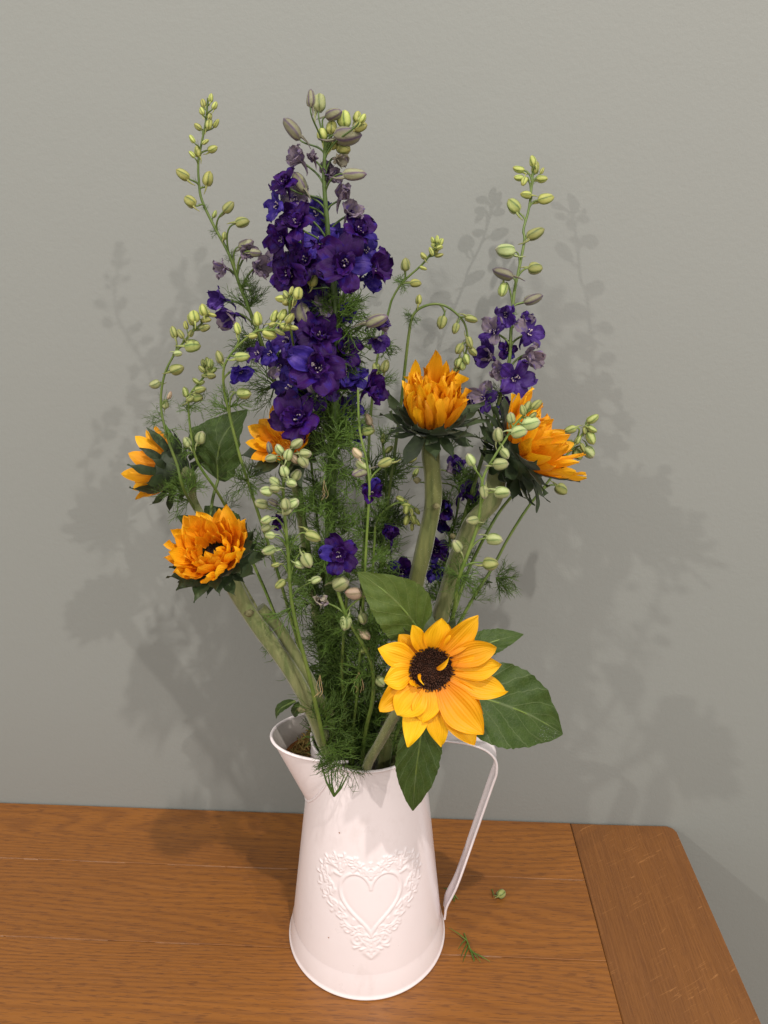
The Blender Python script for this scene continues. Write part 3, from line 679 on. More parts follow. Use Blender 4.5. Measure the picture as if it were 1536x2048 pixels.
# 2 the big dark purple spike
fl = [
 (568, 362, -20, 36, -.35, .35, 'd', dict(dbl=True)), (550, 410, -15, 40, -.75, -.15, 'b'), (592, 443, -35, 50, -.25, .25, 'd', dict(dbl=True)), (562, 478, -30, 40, -.55, -.35, 'd'),
 (632, 425, 25, 38, .1, .1, 'b'), (721, 460, -10, 44, .45, .35, 'd', dict(dbl=True)), (688, 528, -55, 64, .12, -.05, 'd', dict(roll=1.5)), (752, 535, -15, 44, .8, -.15, 'd', dict(form='half')),
 (735, 500, 10, 38, .6, .2, 'b'), (609, 520, -20, 50, -.1, .2, 'd', dict(dbl=True)), (574, 548, -25, 50, -.45, -.25, 'd', dict(dbl=True)), (549, 508, 10, 34, -.8, 0, 'v'), (640, 480, -5, 44, 0, .2, 'b'), (637, 602, 20, 42, .1, 0, 'v'), (600, 590, 15, 36, -.2, -.3, 'b'),
 (600, 318, 10, 32, -.5, .2, 'l', dict(form='half', bee=False)), (627, 317, -12, 24, -.15, -.1, 'l', dict(form='cup', bee=False)), (682, 392, -10, 34, .35, .2, 'l', dict(form='cup', bee=False)), (700, 425, 5, 32, .5, .1, 'l', dict(form='half', bee=False)), (655, 345, 15, 26, .1, .3, 'l', dict(form='half', bee=False)), (676, 318, 0, 24, .7, -.5, 'w', dict(form='half', bee=False)), (664, 356, 5, 26, .8, 0, 'l', dict(form='half', bee=False)),
 (622, 560, 0, 44, -.1, -.2, 'd'), (655, 560, 20, 40, .2, 0, 'b'),
 (634, 733, -65, 67, .02, -.02, 'd', dict(dbl=True, roll=.4)), (640, 668, -35, 54, .1, .35, 'd', dict(dbl=True)), (592, 836, -60, 62, -.25, .15, 'd', dict(dbl=True)), (575, 776, -20, 40, -.6, -.1, 'b'), (742, 777, -25, 42, .6, 0, 'd', dict(form='half', dbl=True, bee=False)),
 (708, 752, 0, 36, .1, .3, 'b'), (570, 680, 0, 38, -.5, .1, 'v'), (538, 706, -5, 30, -.5, 0, 'b'), (512, 706, -5, 28, -.6, .1, 'v'), (752, 683, 5, 30, .3, -.7, 'v', dict(form='half', bee=False)), (757, 648, 0, 34, .75, -.3, 'v', dict(form='cup', bee=False)),
 (700, 815, 25, 34, .3, 0, 'b'), (712, 868, 25, 26, .3, -.3, 'b'), (615, 620, 5, 40, -.1, .2, 'v'), (690, 700, -5, 44, .4, .1, 'd'), (688, 745, -20, 36, .4, -.2, 'b'), (590, 735, -15, 40, -.4, 0, 'd', dict(dbl=True)), (600, 690, -20, 36, -.3, .2, 'b'), (640, 790, -25, 38, .1, -.4, 'v'), (660, 640, 15, 38, .1, .1, 'b'), (655, 600, -5, 38, .2, .1, 'v'), (690, 628, 0, 30, .4, -.1, 'b', dict(form='half')), (618, 655, 0, 40, -.3, .1, 'd'), (560, 735, 5, 34, -.5, -.2, 'v'), (690, 760, 10, 40, .4, .0, 'd', dict(form='half')), (668, 470, 5, 36, .2, .2, 'b'), (590, 395, 5, 34, -.2, .2, 'v'), (735, 560, 0, 34, .7, -.4, 'b', dict(form='half', bee=False)), (655, 805, 10, 38, .2, -.3, 'd'), (610, 780, 5, 40, -.2, 0, 'b'), (610, 690, 10, 50, -.2, .1, 'd')]
wh = []
for k in range(26):
    y = 590+R_.random()*300; wh.append((668, y, 0, R_.uniform(60, 100), R_.choice((20, 60, 130, 160)), 2))
for k in range(62):
    y = 880+k*10; wh.append((664+R_.uniform(-24, 24), y, R_.uniform(-60, 50), R_.uniform(52, 92), R_.choice((-10, 30, 70, 110, 150, 190)), 1+k % 2))
for k in range(60):
    wh.append((R_.uniform(640, 765), R_.uniform(1260, 1500), R_.uniform(-60, 60), R_.uniform(70, 100), R_.choice((20, 60, 100, 140, 180)), 1))
for k in range(34):
    wh.append((R_.uniform(655, 800), R_.uniform(1450, 1515), R_.uniform(-70, 40), R_.uniform(60, 85), R_.choice((30, 70, 110, 150)), 1))
for k in range(26):
    wh.append((R_.uniform(610, 700), R_.uniform(980, 1260), R_.uniform(-60, 20), R_.uniform(60, 90), R_.choice((20, 60, 100, 140, 180, 220)), 1))
larkspur('thick dark purple larkspur spike in the middle, crowded with open double florets',
 [(652, 262, -.01), (650, 300, -.01), (648, 360, -.01), (654, 440, -.01), (660, 520, -.008), (670, 600, -.005), (672, 700, -.003), (668, 850, 0), (662, 1000, 0), (660, 1200, 0), (672, 1360, 0)], 6, 42,
 [(621, 196, 38, 'p', 88), (639, 206, 38, 'w', 84), (669, 228, 42, 'p', 10), (689, 238, 36, 'y', 85), (584, 259, 52, 'p', 128), (715, 233, 24, 'y', 75), (725, 236, 24, 'y', 50), (723, 252, 32, 'y', 8), (697, 270, 62, 'p', 3), (687, 296, 34, 'y', -28), (663, 255, 30, 'y', 80), (645, 268, 28, 'y', 95), (710, 348, 52, 'p', 0), (598, 364, 50, 'p', 118), (607, 627, 52, 'p', 100), (756, 640, 58, 'p', 15), (668, 288, 26, 'y', 60),
  (736, 838, 28, 'k', 110), (737, 862, 28, 'g', 5), (625, 562, 24, 'y', 60)],
 fl, wh, 'stem_dark', (672, .0))
# 3 spike on the right
larkspur('slim larkspur on the right with pale buds at the top and violet florets below them',
 [(1066, 335, .099), (1065, 355, .097), (1058, 416, .090), (1047, 459, .083), (1049, 480, .079), (1038, 538, .071), (1028, 588, .065), (1022, 660, .060), (1019, 717, .056), (1004, 781, .054), (960, 930, .052), (915, 1080, .050), (860, 1280, .035)], 4.5, 11,
 [(1065, 322, 24, 'y', 100), (1072, 335, 28, 'y', 80), (1038, 338, 24, 'y', 165), (1037, 355, 22, 'y', 178), (1049, 363, 20, 'y', 240), (1085, 357, 26, 'y', -2), (1051, 390, 26, 'y', 170), (1092, 397, 36, 'y', 12), (1027, 411, 36, 'g', 130), (1070, 467, 40, 'g', 25), (1011, 501, 42, 'w', 172), (1072, 537, 34, 'g', 0), (1007, 548, 44, 'p', 155), (1006, 581, 36, 'g', 250), (1066, 598, 42, 'p', 20), (1084, 342, 14, 'y', 60)],
 [(1011, 630, -8, 32, -.1, -.5, 'v', dict(form='half')), (985, 662, -5, 38, -.6, .1, 'v'), (1062, 664, -6, 42, .5, .1, 'v'), (978, 712, -5, 38, -.65, 0, 'v', dict(form='half')), (1060, 712, -5, 36, .5, -.3, 'l', dict(form='half')), (1032, 757, -14, 46, .2, -.3, 'v'), (997, 745, 0, 26, -.2, -.1, 'l', dict(form='half')), (965, 796, -5, 36, -.4, -.1, 'v'), (940, 806, -5, 26, -.6, 0, 'v', dict(form='half')), (1016, 700, 8, 24, 0, 0, 'd'), (1048, 640, 8, 22, .3, .4, 'v', dict(form='half')), (1010, 815, 0, 24, .2, 0, 'd')],
 [(1022, 640, 0, 25, 60, 1), (1004, 790, 0, 50, 200, 3), (985, 850, 0, 60, 40, 3), (950, 960, 0, 60, 160, 4), (930, 1030, 0, 70, 30, 4), (905, 1110, 0, 70, 60, 4), (880, 1200, 0, 60, 120, 4)], 'stem_green', (790, .022))
# 4..6 curved green spikes on the left
larkspur('thin arching green larkspur furthest left, its bud tip bowed over to the right',
 [(418, 628, -.01), (407, 643, -.01), (375, 675, -.01), (345, 715, -.01), (327, 757, -.01), (322, 815, -.01), (336, 879, -.012), (354, 929, -.012), (368, 979, -.01), (400, 1035, .02), (450, 1110, .03), (560, 1300, .02)], 4, 9,
 [(388, 633, 28, 'y', 95), (382, 640, 24, 'y', 110), (407, 620, 26, 'y', 100), (414, 628, 20, 'y', 60), (425, 630, 22, 'y', -20), (413, 640, 22, 'y', 5), (411, 655, 28, 'g', 8), (382, 666, 18, 'g', 60), (348, 665, 26, 'g', 105), (361, 668, 22, 'g', 120), (386, 692, 36, 'g', 0), (356, 707, 18, 'w', 0), (354, 738, 32, 'g', 10), (309, 768, 24, 'w', 200), (339, 790, 20, 'k', 60), (331, 808, 20, 'w', 90), (372, 650, 20, 'y', 100)], (),
 [(327, 815, 0, 46, 185, 1), (327, 805, 0, 40, 30, 1), (326, 830, 0, 45, 200, 1), (332, 850, 0, 50, -40, 1), (368, 979, 0, 75, 150, 3), (368, 985, 0, 80, 60, 3), (372, 990, 0, 65, 185, 2), (420, 1060, 0, 55, 160, 2), (345, 990, 0, 50, 130, 2)], 'stem_green', (650, .022))
larkspur('short green larkspur with a knobbly cluster of tight buds, second from the left',
 [(417, 722, .0), (407, 754, .0), (382, 786, .0), (377, 815, .0), (382, 868, .0), (390, 911, .0), (404, 940, .003), (432, 980, .008), (465, 1040, .02), (530, 1180, .02), (590, 1330, .015)], 4, 9,
 [(407, 726, 19, 'g', 100), (421, 727, 19, 'g', 80), (414, 722, 18, 'g', 90), (403, 738, 18, 'g', 130), (416, 738, 19, 'g', 80), (427, 740, 18, 'g', 30), (409, 750, 18, 'g', 200), (423, 751, 20, 'g', -10), (391, 761, 20, 'g', 140), (404, 765, 18, 'g', 20), (401, 779, 25, 'g', 10), (395, 795, 28, 'g', 0), (370, 783, 24, 'g', 100), (382, 797, 22, 'g', 30), (373, 884, 25, 'w', 110), (402, 876, 27, 'w', 75)], (),
 [(385, 893, 0, 50, 170, 2), (387, 897, 0, 50, 20, 2), (380, 870, 0, 40, 90, 1), (377, 815, 0, 45, 140, 1), (377, 805, 0, 55, 30, 1), (450, 1010, 0, 45, 60, 1), (500, 1110, 0, 65, 150, 2)], 'stem_green', (655, .014))
larkspur('green larkspur bending right across the purple spike, yellowish buds along its tip',
 [(590, 655, -.03), (572, 661, -.03), (540, 660, -.028), (511, 664, -.025), (475, 693, -.02), (450, 729, -.018), (447, 768, -.015), (454, 808, -.012), (472, 883, -.01), (486, 933, -.008), (515, 1022, .0), (560, 1160, .005), (610, 1330, .005)], 4, 9.5,
 [(515, 637, 30, 'y', 92), (549, 631, 28, 'y', 70), (565, 629, 28, 'y', 55), (579, 637, 26, 'y', 45), (547, 649, 20, 'y', 10), (572, 654, 26, 'y', -18), (589, 655, 22, 'y', -20), (540, 668, 34, 'y', -22), (475, 655, 28, 'y', 100), (506, 672, 20, 'y', 0), (438, 713, 30, 'g', 105), (485, 713, 34, 'g', 0), (490, 787, 36, 'g', -8), (560, 664, 22, 'g', -30)],
 [(482, 742, 0, 32, .25, -.6, 'b', dict(form='half'))],
 [(450, 729, 0, 38, 140, 1), (455, 815, 0, 60, 20, 2), (455, 810, 0, 50, 170, 2), (495, 954, 0, 60, 160, 3), (499, 956, 0, 55, 40, 3), (500, 965, 0, 50, -70, 2), (540, 1100, 0, 70, 200, 3), (590, 1290, 0, 80, 180, 3)], 'stem_green', (665, .006))
larkspur('small yellow-green larkspur tip poking out beneath the left purple florets',
 [(588, 582, -.035), (582, 600, -.035), (579, 625, -.03), (585, 680, -.015), (610, 800, .01), (630, 1000, .02)], 4, 8,
 [(596, 587, 26, 'y', 75), (583, 580, 22, 'y', 70), (560, 598, 24, 'y', 175), (574, 602, 24, 'y', 220), (588, 604, 20, 'y', 60), (572, 588, 20, 'g', 120)], (), (), 'stem_green', (680, .02))
# 7 pale buds in front
larkspur('front larkspur of pale round buds, its yellow-green stem crossing the sunflower stems on the left',
 [(590, 893, -.062), (580, 915, -.062), (568, 960, -.062), (567, 1000, -.062), (572, 1060, -.062), (578, 1130, -.06), (583, 1200, -.058), (597, 1270, -.056), (618, 1350, -.052), (636, 1430, -.046), (650, 1490, -.036)], 6, 12,
 [(594, 886, 28, 'w', 25, -10), (577, 909, 27, 'w', 70, -12), (613, 907, 30, 'w', -10, -12), (607, 924, 28, 'w', -60, -14), (590, 918, 26, 'k', -60), (559, 898, 24, 'w', 120), (539, 895, 26, 'p', 100), (541, 917, 26, 'w', 190), (568, 941, 26, 'w', 100, -16), (592, 950, 26, 'w', 50), (584, 967, 25, 'w', -20, -16), (549, 963, 24, 'w', 140), (549, 977, 24, 'w', 170, -14), (533, 983, 27, 'w', 170), (522, 1007, 30, 'w', 160), (545, 1004, 26, 'p', 150), (571, 1008, 25, 'w', 90, -18), (586, 1006, 26, 'w', 20), (531, 1040, 25, 'w', 200), (575, 1021, 25, 'w', 10, -10), (532, 1056, 22, 'w', 200), (539, 1071, 24, 'w', 170), (537, 1100, 30, 'w', 195), (625, 1073, 34, 'g', -25), (615, 1121, 33, 'w', -70), (560, 1169, 28, 'g', 215), (600, 1130, 24, 'w', -30), (634, 1160, 26, 'w', 20), (550, 1130, 20, 'g', 190)],
 [(559, 1040, 10, 22, -.3, -.3, 'd', dict(form='half'))],
 [(585, 1205, 0, 70, 200, 2), (583, 1190, 0, 60, 20, 2), (575, 1160, 0, 50, 10, 2), (573, 1090, 0, 45, 150, 2), (575, 1080, 0, 45, 30, 2), (640, 1450, 0, 90, 30, 3), (640, 1440, 0, 70, 60, 2), (655, 1480, 0, 85, 20, 3), (658, 1490, 0, 70, 30, 3), (560, 1300, 60, 60, 200, 1)], 'stem_green', (665, -.022))
larkspur('thin bare larkspur stem right of centre with a round lilac-white bud on its left side',
 [(716, 780, -.05), (719, 858, -.05), (733, 922, -.05), (739, 976, -.05), (735, 1047, -.048), (730, 1137, -.045), (724, 1250, -.04), (715, 1380, -.03)], 4.5, 8,
 [(714, 905, 28, 'k', 130), (719, 945, 44, 'p', 200), (724, 930, 30, 'w', 140), (770, 925, 32, 'g', 200)],
 [(742, 985, 18, 32, .3, .2, 'd', dict(form='half'))],
 [(719, 858, 0, 40, 60, 1), (735, 1010, 25, 55, 60, 2), (730, 1130, 10, 60, 40, 2), (725, 1260, 10, 70, 100, 3)], 'stem_green', (705, -.018))
larkspur('larkspur stem hooked over like a shepherd\'s crook, buds hanging above the upper sunflower',
 [(916, 745, .03), (930, 712, .03), (935, 680, .03), (928, 645, .03), (900, 617, .03), (872, 608, .03), (843, 615, .03), (825, 633, .03), (818, 667, .03), (811, 724, .03), (803, 800, .03), (790, 900, .03), (770, 1050, .03), (750, 1250, .02)], 4, 8.5,
 [(838, 598, 24, 'y', 85), (884, 645, 29, 'g', -110), (911, 658, 26, 'g', -110), (942, 638, 28, 'g', -15), (940, 686, 28, 'g', -75), (918, 699, 27, 'g', -125), (947, 704, 25, 'g', -50), (934, 720, 28, 'g', -80), (916, 727, 28, 'g', -115), (912, 738, 22, 'g', -120), (925, 732, 24, 'g', -95)], (),
 [(825, 630, 0, 32, 200, 2), (828, 625, 0, 30, -60, 2), (780, 950, 0, 70, 40, 2), (765, 1050, 0, 80, 60, 3)], 'stem_green', (740, .014))
larkspur('short slim larkspur leaning right beside the purple spike, topped with a tuft of tiny buds',
 [(874, 484, .07), (850, 523, .07), (807, 563, .07), (786, 595, .07), (777, 624, .07), (754, 720, .065), (740, 850, .06), (730, 1050, .05), (720, 1250, .03)], 4, 8,
 [(866, 482, 16, 'y', 110), (874, 478, 17, 'y', 85), (882, 484, 16, 'y', 60), (868, 492, 17, 'y', 150), (880, 495, 17, 'y', 20), (862, 503, 20, 'y', 110), (874, 500, 16, 'y', 60), (847, 511, 18, 'y', 130), (878, 510, 20, 'y', 5), (847, 537, 18, 'y', -20), (811, 530, 26, 'g', 90), (832, 567, 26, 'y', 0), (752, 738, 28, 'g', 100), (770, 732, 28, 'g', 70)], (),
 [(810, 558, 0, 32, 140, 2), (810, 562, 0, 32, 10, 2), (740, 700, 0, 60, 120, 3), (760, 690, 0, 50, 20, 2), (750, 770, 0, 60, 60, 3), (742, 850, 0, 70, 150, 3), (736, 960, 0, 80, 30, 4), (730, 1080, 0, 80, 60, 4)], 'stem_green', (725, .022))
larkspur('larkspur with plump pale buds climbing across the right-hand sunflower',
 [(1060, 818, -.015), (1030, 850, -.015), (1010, 880, -.018), (988, 915, -.02), (966, 957, -.022), (961, 1013, -.022), (950, 1068, -.022), (928, 1128, -.022), (915, 1168, -.02), (908, 1219, -.018), (880, 1330, -.015)], 4.5, 12,
 [(1022, 835, 26, 'w', 95), (1061, 846, 36, 'w', 5), (1038, 865, 34, 'w', 8), (997, 869, 32, 'w', 95), (1074, 809, 28, 'g', 40), (1056, 812, 24, 'g', 60), (1045, 820, 22, 'g', 100), (940, 918, 32, 'w', 115), (1010, 908, 27, 'w', -60), (1003, 928, 36, 'w', 0), (968, 985, 28, 'w', -90), (1004, 985, 34, 'w', -4), (944, 1041, 29, 'w', 180), (913, 1092, 30, 'w', 115), (988, 1079, 34, 'w', -8), (980, 1127, 32, 'g', -5), (1066, 830, 18, 'g', 40)], (),
 [(920, 1143, 0, 55, 10, 2), (920, 1145, 0, 50, 140, 2), (922, 1143, 0, 60, -20, 2), (918, 1140, 0, 40, 200, 1), (950, 1050, 0, 40, 20, 1), (940, 1090, 0, 36, 150, 1), (900, 1240, 0, 50, 30, 2)], 'stem_green', (780, -.008))
larkspur('rightmost larkspur, a spray of small green buds reaching out behind the right-hand sunflower',
 [(1180, 845, .06), (1158, 878, .06), (1130, 915, .06), (1095, 965, .055), (1054, 1017, .05), (1015, 1079, .045), (985, 1135, .04), (933, 1219, .03), (880, 1320, .02)], 4.5, 8.5,
 [(1185, 837, 28, 'g', 30), (1139, 860, 30, 'g', 195), (1186, 859, 24, 'g', -35), (1182, 876, 30, 'g', -75), (1178, 905, 30, 'w', -55), (1137, 888, 24, 'g', 190), (1156, 880, 22, 'g', 60), (1156, 908, 26, 'g', -60), (1122, 979, 28, 'g', -35), (1108, 871, 24, 'g', 20), (1111, 890, 30, 'g', 110), (1165, 895, 20, 'g', -70), (1170, 860, 18, 'g', 100)], (),
 [(992, 1155, 0, 62, -10, 2), (992, 1158, 0, 55, -50, 2), (995, 1150, 0, 50, 30, 1), (985, 1165, 0, 50, 160, 1), (950, 1200, 0, 50, 60, 2)], 'stem_green', (790, .005))
larkspur('plain green larkspur stem between the two right-hand stems, ending behind the sunflower\'s dark bracts',
 [(1030, 985, .045), (1000, 1022, .045), (975, 1064, .04), (950, 1112, .04), (926, 1168, .035), (890, 1270, .025)], 6, 8.5, [(1040, 975, 20, 'g', 40)], (),
 [(950, 1112, 0, 40, 60, 1), (930, 1160, 0, 50, 100, 2)], 'stem_green', (785, .012))
larkspur('larkspur low in the centre carrying a few wilting whitish buds beside the front leaf',
 [(676, 1170, -.05), (678, 1190, -.05), (697, 1241, -.05), (730, 1296, -.048), (745, 1341, -.045), (745, 1400, -.04)], 7, 10,
 [(681, 1168, 36, 'w', 18), (707, 1186, 36, 'k', 175), (690, 1246, 32, 'w', -95), (726, 1238, 27, 'w', -80), (731, 1271, 28, 'k', -40), (761, 1363, 28, 'w', -55), (730, 1300, 20, 'g', 20)],
 [(642, 1200, -5, 26, .1, .2, 'w', dict(form='cup'))],
 [(697, 1241, 0, 45, 20, 2), (700, 1250, 0, 60, 150, 2), (735, 1310, 0, 60, 60, 3), (740, 1340, 0, 80, 200, 3)], 'stem_green', (725, -.02))
larkspur('larkspur bearing one dark ruffled rosette below the big spike, above the wilting buds',
 [(690, 1120, -.045), (695, 1160, -.042), (690, 1240, -.038), (684, 1340, -.03), (690, 1420, -.02)], 6, 9, [],
 [(678, 1110, -12, 47, -.1, .1, 'd', dict(dbl=True, roll=.9))],
 [(684, 1300, 0, 80, 20, 3), (686, 1350, 0, 80, 160, 3), (690, 1400, 0, 90, 60, 4), (680, 1230, 0, 60, 180, 2)], 'stem_green', (695, -.014))
larkspur('larkspur with a half-open purple cup and drooping tiny buds beside the olive sunflower stem',
 [(828, 1015, .01), (802, 1004, .01), (770, 1020, .01), (752, 1050, .01), (748, 1100, .01), (740, 1250, .008), (735, 1380, .005)], 4, 8.5,
 [(823, 1025, 20, 'y', -80), (812, 1020, 22, 'y', -100), (834, 1022, 18, 'y', -50), (828, 1038, 22, 'y', -80), (814, 1040, 22, 'y', -110), (836, 1045, 18, 'y', -60), (824, 1055, 18, 'y', -90), (800, 998, 20, 'y', 150), (812, 1010, 18, 'y', 0)],
 [(782, 1073, -8, 30, -.05, .75, 'd', dict(form='cup', dbl=False)), (804, 1143, 10, 34, -.3, -.2, 'd')],
 [(752, 1050, 0, 70, 30, 3), (750, 1100, 0, 80, 10, 3), (760, 1030, 0, 60, 100, 2), (745, 1180, 0, 90, 40, 4), (740, 1280, 0, 90, 60, 4), (735, 1380, 0, 90, 20, 4), (770, 1180, 0, 60, 60, 2)], 'stem_green', (735, .0))
larkspur('larkspur with sparse violet florets behind the two thick right-hand sunflower stems',
 [(905, 900, .06), (918, 960, .06), (915, 1020, .058), (895, 1100, .055), (880, 1180, .05), (860, 1300, .03)], 4, 9,
 [(826, 920, 22, 'g', 30), (832, 945, 20, 'g', 60)],
 [(913, 935, -4, 32, .1, .4, 'v', dict(form='half')), (930, 985, -12, 38, .5, .2, 'v', dict(form='half', bee=False)), (892, 1018, -5, 32, -.4, -.2, 'd', dict(form='half')), (884, 1045, 0, 26, -.3, -.5, 'd', dict(form='half')), (872, 1100, -5, 34, -.2, 0, 'd'), (868, 1140, 0, 30, .1, -.4, 'b', dict(form='half'))],
 [(912, 965, 0, 55, 60, 3), (905, 1010, 0, 60, 140, 3), (898, 1060, 0, 60, 20, 3), (885, 1150, 0, 70, 100, 4), (875, 1200, 0, 70, 60, 4), (900, 900, 0, 50, 90, 2)], 'stem_green', (775, .026))
larkspur('feathery larkspur without flowers between the centre spike and the thick right stem',
 [(765, 880, .045), (772, 960, .04), (768, 1060, .04), (758, 1200, .03), (742, 1380, .02)], 5, 9, [(766, 876, 22, 'g', 80), (778, 900, 22, 'g', 40)], (),
 [(766, 890, 0, 60, 60, 3), (768, 930, 0, 60, 20, 3), (770, 980, 0, 60, 150, 3), (768, 1040, 0, 70, 40, 3), (765, 1100, 0, 70, 110, 3), (760, 1160, 0, 80, 20, 4), (755, 1220, 0, 80, 60, 4), (750, 1290, 0, 80, 100, 4)], 'stem_green', (735, .02))

# ------------------------------------------------------------------ sunflowers
def petal_obj(root, F, rd, ang, L, W, p0, p1, m, z0=0, **k):
    me = petal_mesh('petal', m, L=L, W=W, p0=p0, p1=p1, seed=R_.randrange(9999), **k)
    return obj('petal', me, root, F @ Matrix.Rotation(ang, 4, 'Z') @ Matrix.Translation((rd, 0, z0)))
LEAFROWS = []
def leaf(root, a, b, wpx, nrm, m='leaf_dark', fold=.18, curl=.12, pet=None, ser=.012, bow=0.05):
    """a base, b tip in world; nrm: the way the upper face looks"""
    a, b = Vector(a), Vector(b); L = (b-a).length; T = (b-a).normalized(); N = (nrm-T*nrm.dot(T)).normalized(); B = N.cross(T)
    wd = wpx*mpp(a)/2; nv, nu = 30, 15; rows = []; ph = R_.uniform(0, 6)
    for i in range(nv):
        v = i/(nv-1); w_ = wd*(math.sin(math.pi*v**.72)**.80)*(1-.22*v) if 0 < v < 1 else .0003
        w_ = max(w_, .0004)*(1+ser*1.3*(((i*1.0) % 2)-.5)*2+R_.uniform(-.012, .012))
        c = a+T*L*v+N*(curl*L*math.sin(math.pi*v)-curl*.6*L*v*v)+B*bow*L*math.sin(math.pi*v)
        row = []
        for j in range(nu):
            u = j/(nu-1)*2-1
            row.append(tuple(c+B*w_*u*math.cos(fold)+N*(fold*w_*abs(u)**1.3+.09*w_*math.sin(8*v+ph+u*1.5)*abs(u)+.05*w_*math.sin(v*33-abs(u)*8)*(.3+abs(u))+.03*w_*math.sin(v*21+u*13+ph))))
        rows.append(row)
    mb = MB(); mb.grid(rows)
    o = obj('leaf', mb.mesh('leaf', m), root)
    ts = np.linspace(0, .93, 12); mb = MB()
    mb.tube([tuple(a+T*L*v+N*(curl*L*math.sin(math.pi*v)-curl*.6*L*v*v-.0004)+B*bow*L*math.sin(math.pi*v)) for v in ts], np.linspace(.0011, .0002, 12), 6)
    if pet: mb.tube(spline([tuple(p) for p in pet]+[tuple(a)], 4), .0012, 6)
    obj('leaf_stalk', mb.mesh('leaf_stalk', 'stem_green'), o); LEAFROWS.append((rows, N)); return o
def bract_ring(root, F, rd, Ls, n, p0, p1, W=.30, z0=0, jit=.2):
    for q in range(n):
        L = Ls*R_.uniform(.75, 1.15)
        petal = petal_mesh('bract', 'bract_green', L=L, W=L*W*.80*R_.uniform(.8, 1.2), p0=p0+R_.uniform(-jit, jit), p1=p1+R_.uniform(-jit*2, jit*2), cup=.15, bend=R_.uniform(-.15, .15), twist=R_.uniform(-.4, .4), ruf=.05, seed=R_.randrange(9999), nu=5, nv=10, base=.80, tipsharp=2.2, pleat=.03)
        obj('bract', petal, root, F @ Matrix.Rotation(q*2*math.pi/n+R_.uniform(-.15, .15), 4, 'Z') @ Matrix.Translation((rd*R_.uniform(.9, 1.05), 0, z0)))
def sunflower(label, pos, face, px_r, spath, sw, discpx, cup='flat'):
    """pos world centre of the disc; px_r: px->metres via mpp"""
    s = mpp(pos); F = frame(pos, face, up, 1, 0); rd = discpx*s
    back = pos-face.normalized()*rd*.9
    pts = [pos-face.normalized()*rd*.35, back-face.normalized()*rd*.35]+spath; base = spath[-1]
    root = thing('sunflower', label, 'flower', base, 'sunflowers in the jug')
    sp = spline([tuple(p) for p in pts], 6); n = len(sp); r = np.full(n, sw*s/2); k = min(n, 14)
    r[:k] = sw*s/2+np.linspace(1, 0, k)**2*rd*.22; r *= 1+.03*np.sin(np.linspace(0, 40, n))
    mb = MB(); mb.tube(sp, r, 28, True, .05)
    hm = MB().hairs(sp, r, 1500, .0013); h = obj('stem_hair', hm.mesh('stem_hair', 'hair', False), root); h['kind'] = 'stuff'
    return root, F, s, rd, mb, sp, r
def receptacle(root, F, rd, m='bract_green', deep=.8):
    mb = MB(); prof = [(.02, -deep), (.35, -deep*.95), (.75, -deep*.6), (1.0, -deep*.15), (1.02, .02), (.9, .06)]
    mb.grid([[(r*rd*math.cos(a), r*rd*math.sin(a), z*rd) for a in np.linspace(0, 2*math.pi, 24, endpoint=False)] for r, z in prof], close=True)
    obj('receptacle', mb.mesh('receptacle', m), root, F)
def disc(root, F, rd, n=380, m='disc_brown', dome=.22, h=.16):
    mb = MB()
    mb.grid([[(r*rd*math.cos(a), r*rd*math.sin(a), dome*rd*(1-r*r)*.6) for a in np.linspace(0, 2*math.pi, 28, endpoint=False)] for r in np.linspace(1.0, .02, 7)], close=True)
    o = obj('seed_disc', mb.mesh('seed_disc', m), root, F); mb = MB()
    for k in range(n):
        r = math.sqrt((k+.5)/n); a = k*2.39996; b0 = Vector((r*rd*math.cos(a), r*rd*math.sin(a), dome*rd*(1-r*r)*.6)); hh = h*rd*R_.uniform(.6, 1.3)*(.6+.7*r)
        tip = b0+Vector((R_.uniform(-.3, .3)*hh+r*math.cos(a)*hh*.35, R_.uniform(-.3, .3)*hh+r*math.sin(a)*hh*.35, hh)); w_ = rd*.048
        mb.tube([tuple(b0), tuple((b0+tip)/2), tuple(tip)], [w_*.8, w_*1.0, w_*.35], 4)
    d = obj('disc_floret', mb.mesh('disc_floret', m), root, F); d['kind'] = 'stuff'
def knots(mb, pts, r):
    r *= .55
    for p in pts:
        mb = MB(); mb.tube([tuple(p-Vector((0, 0, r*.8))), tuple(p), tuple(p+Vector((0, 0, r*.6)))], [r*.3, r, r*.4], 8, True)
        obj('leaf_scar', mb.mesh('leaf_scar', 'scar'), root)
def V(*a): return at(*a)
mo = lambda px, y: mouth(px, y)
